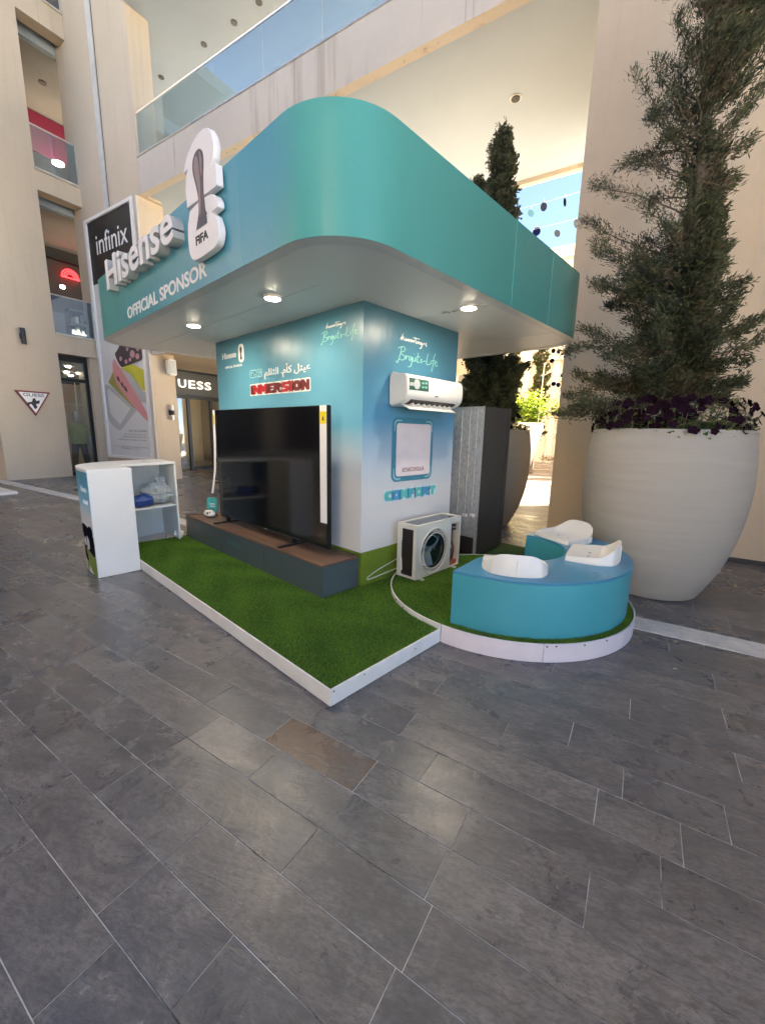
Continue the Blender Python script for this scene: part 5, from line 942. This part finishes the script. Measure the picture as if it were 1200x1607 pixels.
# ================================================================== conifers
def frame_of(d):
    a = np.cross(d, np.array([0.31, 0.2, 0.93])); a /= np.linalg.norm(a, axis=-1, keepdims=True); return a, np.cross(d, a)
def conifer(name, label, base, trunk, ext, nbr, mat, spray=0.085, per=30, leafw=0.0065, dead=0.25, seed=1, z0=1.6, gap=0.0, group='cypress trees', face=None, trunk_r=0.05, twigs=True, low=None, bare=0.18):
    """trunk: list of (x,y,z); ext(z, ang) -> reach of the crown. Branches rise from the trunk and carry sprays of narrow scale leaves."""
    r = np.random.default_rng(seed); t = Thing(name, label, 'tree', base, group=group); o_ = np.array(base)
    tp = np.array(smooth_pts(trunk, 6, False)); MB().tube([tuple(p) for p in tp], trunk_r, 10, trunk_r*0.25).build('trunk', 'bark', t, smooth=True)
    zt = tp[-1, 2]; quads = []; tints = []; br = MB()
    for k in range(nbr):
        fr_ = (k+r.random())/nbr; z = (z0 + (zt-z0)*fr_**0.92) if low is None else (z0 + (low-z0)*fr_/0.52 if fr_ < 0.52 else low + (zt-low)*(fr_-0.52)/0.48); p0 = np.array([np.interp(z, tp[:, 2], tp[:, i]) for i in range(3)]); ang = r.uniform(0, 2*PI)
        L = ext(z, ang)*(r.uniform(0.45, 1.08) if low is None else r.uniform(0.35, 1.18))
        if r.random() < gap: L *= 0.45
        if L < 0.05: continue
        el = r.uniform(0.15, 0.75) if low is None or z > low else r.uniform(-0.35, 0.60); d = np.array([math.cos(ang)*math.cos(el), math.sin(ang)*math.cos(el), math.sin(el)]); Lr = L/math.cos(el); m_ = max(4, int(Lr/0.07)); bend = r.uniform(-0.25, 0.45)
        pts = [p0 - np.array([0, 0, 0.25*L])]
        for i in range(1, m_+1): s = i/m_; pts.append(p0 + d*Lr*s + np.array([0, 0, bend*L*s*s - 0.25*L]) + r.normal(0, 0.012, 3))
        pts = np.array(pts)
        if low is not None: pts[:, 2] = np.maximum(pts[:, 2], z0-0.22+0.15*r.random())
        if twigs: br.tube([tuple(p) for p in pts[::max(1, m_//4)]] if m_ > 5 else [tuple(p) for p in pts], 0.009 if L > .3 else 0.006, 5, 0.002)
        isdead = r.random() < dead; base_t = r.uniform(0.15, 0.75)
        for i in range(1, len(pts)):
            s = i/m_
            if s < bare and L > 0.3: continue
            n_ = int(per*(0.6+0.5*s)); n_ = int(n_*0.45) if isdead and s < 0.75 else n_
            ax = pts[i]-pts[i-1]; ax /= np.linalg.norm(ax)+1e-9
            c = pts[i-1] + (pts[i]-pts[i-1])*r.random((n_, 1)) + r.normal(0, 0.026+0.03*(1-s), (n_, 3))
            dd = ax*1.0 + r.normal(0, 0.62, (n_, 3)) + np.array([0, 0, 0.30]); dd /= np.linalg.norm(dd, axis=1, keepdims=True)
            ln = spray*r.uniform(0.45, 1.15, (n_, 1)); a, b_ = frame_of(dd); w = leafw*r.uniform(0.6, 1.3, (n_, 1))
            q = np.stack([c - a*w*0.5, c + dd*ln*0.5 - a*w + b_*w, c + dd*ln, c + dd*ln*0.5 + a*w - b_*w], 1)
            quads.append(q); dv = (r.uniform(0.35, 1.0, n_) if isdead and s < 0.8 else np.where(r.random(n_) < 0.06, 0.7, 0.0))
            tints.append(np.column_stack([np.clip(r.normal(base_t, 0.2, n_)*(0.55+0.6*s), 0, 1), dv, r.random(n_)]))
    Q = np.concatenate(quads); V = Q.reshape(-1, 3) - o_
    if twigs and br.v: br.build('branches', 'bark', t)
    tinted('crown', V, np.arange(len(V)).reshape(-1, 4), np.concatenate(tints), mat, t)
    return t
# lateral direction as the tree leans in the plaza: its long boughs reach towards the kiosk and along the wall
RIGHT = math.atan2(r2.y, r2.x)
zs = [1.5, 1.75, 2.25, 2.6, 3.2, 3.6, 3.85, 4.1, 4.35, 4.65, 5.1, 6.0, 6.9]
lx = [0.92, 0.96, 0.96, 0.92, 0.92, 0.76, 0.95, 0.62, 0.78, 0.55, 0.48, 0.34, 0.05]
rx = [0.62, 0.66, 0.60, 0.46, 0.22, 0.18, 0.34, 0.55, 0.62, 0.52, 0.48, 0.34, 0.05]
def ext1(z, ang):
    l, r_ = np.interp(z, zs, lx), np.interp(z, zs, rx); k = math.cos(ang-PI-0.15); m_ = 0.55*np.interp(z, zs, [.6, .62, .6, .55, .45, .45, .5, .55, .6, .5, .45, .3, .05])
    return max(0.08, l*max(0, k)**0.9 + r_*max(0, -k)**1.0 + m_*(1-abs(k)))
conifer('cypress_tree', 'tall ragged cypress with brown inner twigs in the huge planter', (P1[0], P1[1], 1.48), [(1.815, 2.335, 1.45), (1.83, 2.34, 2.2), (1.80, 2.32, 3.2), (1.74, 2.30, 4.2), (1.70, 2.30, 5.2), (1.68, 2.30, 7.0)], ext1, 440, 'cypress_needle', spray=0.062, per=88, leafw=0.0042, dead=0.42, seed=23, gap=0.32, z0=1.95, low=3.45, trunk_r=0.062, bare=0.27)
def ext2(z, ang): return np.interp(z, [1.5, 1.8, 3.0, 4.0, 4.8, 5.5, 5.95], [0.50, 0.60, 0.46, 0.30, 0.25, 0.19, 0.04])
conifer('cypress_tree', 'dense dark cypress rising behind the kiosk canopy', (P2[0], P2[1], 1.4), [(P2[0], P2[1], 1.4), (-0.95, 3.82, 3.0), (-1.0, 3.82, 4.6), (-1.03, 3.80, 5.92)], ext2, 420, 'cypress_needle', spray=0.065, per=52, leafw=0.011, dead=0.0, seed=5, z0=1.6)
conifer('cypress_tree', 'short leaning cypress tip left of the dark cypress above the canopy', (-1.35, 3.9, 1.4), [(-1.25, 3.9, 1.4), (-1.36, 3.88, 3.6), (-1.42, 3.85, 5.5)], lambda z, a: np.interp(z, [1.5, 3, 4.9, 5.5], [.35, .3, .2, .04]), 170, 'cypress_needle', spray=0.07, per=40, leafw=0.010, dead=0.0, seed=6, z0=1.6)

# ================================================================== flowers in the planters
def leaves(parent, nm, mat, pts, size, seed, up=0.4):
    r = np.random.default_rng(seed); n_ = len(pts); d = r.normal(0, 1, (n_, 3)); d[:, 2] = np.abs(d[:, 2])*0.4 + up*0.3; d /= np.linalg.norm(d, axis=1, keepdims=True); a, b_ = frame_of(d)
    ln = size*r.uniform(0.6, 1.3, (n_, 1)); w = ln*0.32
    q = np.stack([pts, pts + d*ln*0.45 - a*w + b_*w*0.3, pts + d*ln, pts + d*ln*0.45 + a*w + b_*w*0.3], 1).reshape(-1, 3) - np.array(parent.org)
    t = np.column_stack([r.random(n_), np.zeros(n_), r.random(n_)]); return tinted(nm, q, np.arange(n_*4).reshape(-1, 4), t, mat, parent)
fv = [(0, 0, 0.0)]; ff = []
for k in range(5):
    a = 2*PI*k/5
    for j, (rr_, da, z) in enumerate(((0.80, -0.63, 0.12), (1.0, -0.34, 0.24), (1.08, 0.0, 0.17), (1.0, 0.34, 0.24), (0.80, 0.63, 0.12))): fv.append((rr_*math.cos(a+da), rr_*math.sin(a+da), z))
    b0 = 1+5*k; ff += [(0, b0, b0+1, b0+2), (0, b0+2, b0+3, b0+4)]
def flower_mesh(mat):
    me = bpy.data.meshes.new('flower'); me.from_pydata(fv, [], ff); me.materials.append(MATS[mat]); me.polygons.foreach_set('use_smooth', [True]*len(me.polygons)); return me
FM = {k: flower_mesh(k) for k in ('petal_purple', 'petal_pink')}
def flowers(t, spots, mat, seed, size=(0.028, 0.052)):
    r = random.Random(seed)
    for p, n_ in spots:
        o = bpy.data.objects.new('flower', FM[mat]); COL.objects.link(o); o.parent = t.e; o.location = Vector(p)-t.org; s = r.uniform(*size); o.scale = (s, s*r.uniform(.75, 1), s)
        o.rotation_euler = (Vector(n_).normalized() + Vector((r.uniform(-.4, .4), r.uniform(-.4, .4), r.uniform(-.3, .3)))).to_track_quat('Z', 'Y').to_euler()
def bedding(c, label, seed, nfl, R=0.60, zr=1.47, mat='petal_purple', spread=0.16, toward=None, nm='petunia_plant', nleaf=5200):
    t = Thing(nm, label, 'flowers', (c[0], c[1], c[2]+zr)); r = np.random.default_rng(seed)
    a = r.uniform(0, 2*PI, nleaf); rr_ = R*np.sqrt(r.random(nleaf))*1.06; z = c[2]+zr + 0.02 + np.abs(r.normal(0, 0.115, nleaf))*(1.3-0.4*rr_/R)
    leaves(t, 'foliage', 'small_leaf', np.column_stack([c[0]+rr_*np.cos(a), c[1]+rr_*np.sin(a), z]), 0.046, seed+1)
    st = MB(); sp_ = []
    for k in range(nfl):
        a_ = r.uniform(0, 2*PI) if toward is None else toward + r.normal(0, 1.05); q = R*math.sqrt(r.uniform(0.25, 1.0))*1.12; h = r.uniform(0.03, 0.36)*(1.15-0.35*q/R); p = (c[0]+q*math.cos(a_), c[1]+q*math.sin(a_), c[2]+zr+h+0.06)
        sp_.append((p, (math.cos(a_), math.sin(a_), 0.35))); st.tube([(c[0]+q*0.8*math.cos(a_), c[1]+q*0.8*math.sin(a_), c[2]+zr), (p[0]*0.6+0.4*(c[0]+q*0.8*math.cos(a_)), p[1]*0.6+0.4*(c[1]+q*0.8*math.sin(a_)), c[2]+zr+h*0.8), p], 0.003, 4)
    st.build('stems', 'bark', t); flowers(t, sp_, mat, seed+2); return t
tc = math.atan2(CAM.y-P1[1], CAM.x-P1[0])
bedding(P1, 'dark purple petunias filling the rim of the huge planter', 21, 150, toward=tc)
bedding(P2, 'dark purple petunias in the shaded planter behind the refrigerator', 23, 40, toward=math.atan2(CAM.y-P2[1], CAM.x-P2[0]))

# ================================================================== plants beyond the passage
def bpt(b_, c_, z): q = BX*b_+CX*c_; return (q.x, q.y, z)
FP = [(0.24, 0.0), (0.30, 0.02), (0.42, 0.30), (0.54, 0.75), (0.62, 1.15), (0.66, 1.45), (0.64, 1.50), (0.60, 1.50), (0.58, 1.40)]
p3 = bpt(-2.25, 14.2, 0); p4 = bpt(0.10, 12.9, 0); p5 = bpt(-0.55, 16.2, 0)
def pot(c, s, mat, label): 
    t = Thing('planter', label, 'planter', c, group='planters beyond the passage'); MB().lathe(smooth_pts([(r*s, z*s) for r, z in FP], 2, False), 48, c).build('pot', mat, t, smooth=True); MB().lathe([(0.55*s, 1.40*s), (0.56*s, 1.41*s)], 24, c).build('soil', 'soil', t)
pot(p3, 1.30, 'planter_white', 'tall cream planter under lime foliage beyond the passage'); pot(p4, 0.75, 'planter_white', 'small white pot in the sun beside the wall edge'); pot(p5, 1.05, 'planter_grey', 'grey planter in the shade behind the small white pot')
def shrub(c, label, rad, hgt, n_, seed, mat='lime_leaf', size=0.13):
    t = Thing('shrub', label, 'shrub', c, group='shrubs beyond the passage'); r = np.random.default_rng(seed); cl = r.normal(0, 0.42, (26, 3))*np.array([rad, rad, hgt*0.55]) + np.array([c[0], c[1], c[2]+hgt*0.45])
    p = cl[r.integers(0, 26, n_)] + r.normal(0, 0.16*rad+0.03, (n_, 3)); leaves(t, 'foliage', mat, p, size, seed)
    st = MB()
    for k in range(9): st.tube([c, tuple((np.array(c)+cl[k])/2+r.normal(0, .05, 3)), tuple(cl[k])], 0.012, 5, 0.004)
    st.build('stems', 'bark', t)
shrub((p3[0], p3[1], 1.85), 'loose lime green shrub spilling over the tall cream planter', 1.0, 1.25, 3200, 31)
shrub((p5[0], p5[1], 1.40), 'bright yellow green shrub in the grey planter', 0.95, 1.1, 3000, 33, size=0.11)
bedding((p4[0], p4[1], 0), 'pink flowers in the small white pot', 41, 14, 0.42, 1.05, 'petal_pink', nm='flowering_plant', nleaf=500)
q = bpt(-1.15, 17.0, 0); bedding((q[0], q[1], 0.0), 'pink and dark flowers on the ground between the far planters', 43, 46, 0.75, 0.35, 'petal_pink', nm='flowering_plant', nleaf=1400)
def ext3(H_): return lambda z, a: np.interp(z, [0.6, 1.2, H_*0.6, H_], [0.30, 0.48, 0.40, 0.06])
for k, (b_, c_, H_, lb) in enumerate(((-2.35, 17.2, 8.0, 'narrow cypress with a stake, left of the sunlit arch'), (-0.75, 15.6, 8.5, 'narrow dark cypress, right of the sunlit arch'), (-3.9, 18.5, 7.0, 'narrow cypress farthest left beyond the passage'))):
    q = bpt(b_, c_, 0); conifer('narrow_cypress', lb, q, [q, (q[0]+.05, q[1], H_*.5), (q[0], q[1]+.05, H_)], ext3(H_), 150, 'far_cypress', spray=0.15, per=16, leafw=0.022, dead=0.15, seed=60+k, z0=1.3, group='narrow cypresses beyond the passage', trunk_r=0.07, twigs=False)
q = bpt(-2.15, 16.7, 0); top_mesh(MB().tube([q, (q[0]+0.1, q[1], 4.6)], 0.028, 8), 'tree_stake', 'pipe_paint', 'pale wooden stake leaning beside the narrow cypress', 'stake')
# hanging discs
CBL = []
for k, (a, b_, lb) in enumerate((((-2.9, 12.3, 8.83), (0.6, 13.1, 9.32), 'upper cable stretched across the gap of sky'), ((-2.9, 12.3, 8.10), (0.6, 13.1, 8.55), 'lower cable stretched across the gap of sky'))):
    top_mesh(MB().tube([bpt(*a), bpt(*b_)], 0.006, 5), 'hanging_cable', 'steel', lb, 'cable')
DM = {}
for k, (b_, c_, z, mt, r_, lb) in enumerate(((-2.06, 12.54, 8.75, 'disc_cyan', .115, 'pale cyan hanging disc'), (-1.69, 12.63, 8.89, 'disc_grey', .125, 'slate grey hanging disc'), (-1.07, 12.77, 8.93, 'disc_navy', .12, 'narrow navy hanging disc on the upper cable'), (-0.60, 12.85, 9.01, 'disc_navy', .14, 'navy hanging disc touching the wall edge above'), (-1.84, 12.59, 8.17, 'disc_blue', .125, 'deep blue hanging disc nearest the canopy'), (-1.21, 12.74, 8.04, 'disc_grey', .11, 'steel blue hanging disc, lowest of all'), (-0.63, 12.85, 8.23, 'disc_navy', .155, 'large navy hanging disc by the wall edge'))):
    w = bpt(b_, c_, z); t = Thing('hanging_disc', lb + ' in the sky gap', 'disc', w, group='hanging discs')
    rr_ = random.Random(k); o = MB().lathe([(r_*.98, -0.006), (r_, 0), (r_*.98, 0.006)], 28).build('disc', mt, None, smooth=True); o.parent = t.e; o.rotation_euler = (PI/2 + rr_.uniform(-.3, .3), 0, YAW+PI/2 + rr_.uniform(-.5, .5) + (1.0 if 'narrow' in lb or 'touching' in lb else 0))
    o = MB().tube([(0, 0, r_), (0, 0, r_+0.12)], 0.004, 4).build('hook', 'steel', None); o.parent = t.e
rr_ = random.Random(9); ORD = 'first second third fourth fifth sixth seventh eighth ninth tenth eleventh twelfth'.split()
for k in range(12):
    b_ = -2.0 + (k % 6)*0.22 + rr_.uniform(-.08, .08); z = 3.3 + (k*0.37) % 1.8; w = bpt(b_-0.6, 17.5, z+0.4); t = Thing('hanging_disc', 'small %s disc before the far pale building, %s from the top of the cluster' % (('navy', 'blue', 'grey')[k % 3], ORD[sorted(range(12), key=lambda q: -((q*0.37) % 1.8)).index(k)]), 'disc', w, group='small far hanging discs')
    o = MB().lathe([(0.10, -0.005), (0.102, 0), (0.10, 0.005)], 16).build('disc', ('disc_navy', 'disc_blue', 'disc_grey')[k % 3], None); o.parent = t.e; o.rotation_euler = (PI/2+rr_.uniform(-.5, .5), 0, YAW+PI/2+rr_.uniform(-.9, .9))
# planter with cypress across the plaza (seen only as a reflection in the television)
q = (-6.2, -6.0, 0.0); planter(q, 'concrete planter out on the open plaza left of the view')
conifer('cypress_tree', 'cypress in the planter out on the open plaza', (q[0], q[1], 1.45), [(q[0], q[1], 1.4), (q[0], q[1], 3.5), (q[0], q[1], 6.0)], lambda z, a: np.interp(z, [1.5, 2.2, 4, 6], [.5, .7, .55, .05]), 120, 'cypress_needle', spray=0.11, per=16, leafw=0.014, dead=0.1, seed=77, z0=1.7)
# litter on the paving
for k, (u, v_, lb) in enumerate(((2.40, 0.20, 'tiny scrap of white paper lying on the slate near the strip'), (0.52, -2.75, 'tiny white scrap on the slate at the lower left'))):
    q = b2w((u, v_, 0.001)); top_mesh(MB().add([(q[0]-.012, q[1], .0012), (q[0]+.010, q[1]+.006, .006), (q[0]+.014, q[1]+.016, .0015), (q[0]-.006, q[1]+.012, .004)], [(0, 1, 2, 3)]), 'paper_scrap', 'strip_white', lb, 'litter')
for o in bpy.data.objects:
    if '_o' in o: del o['_o']
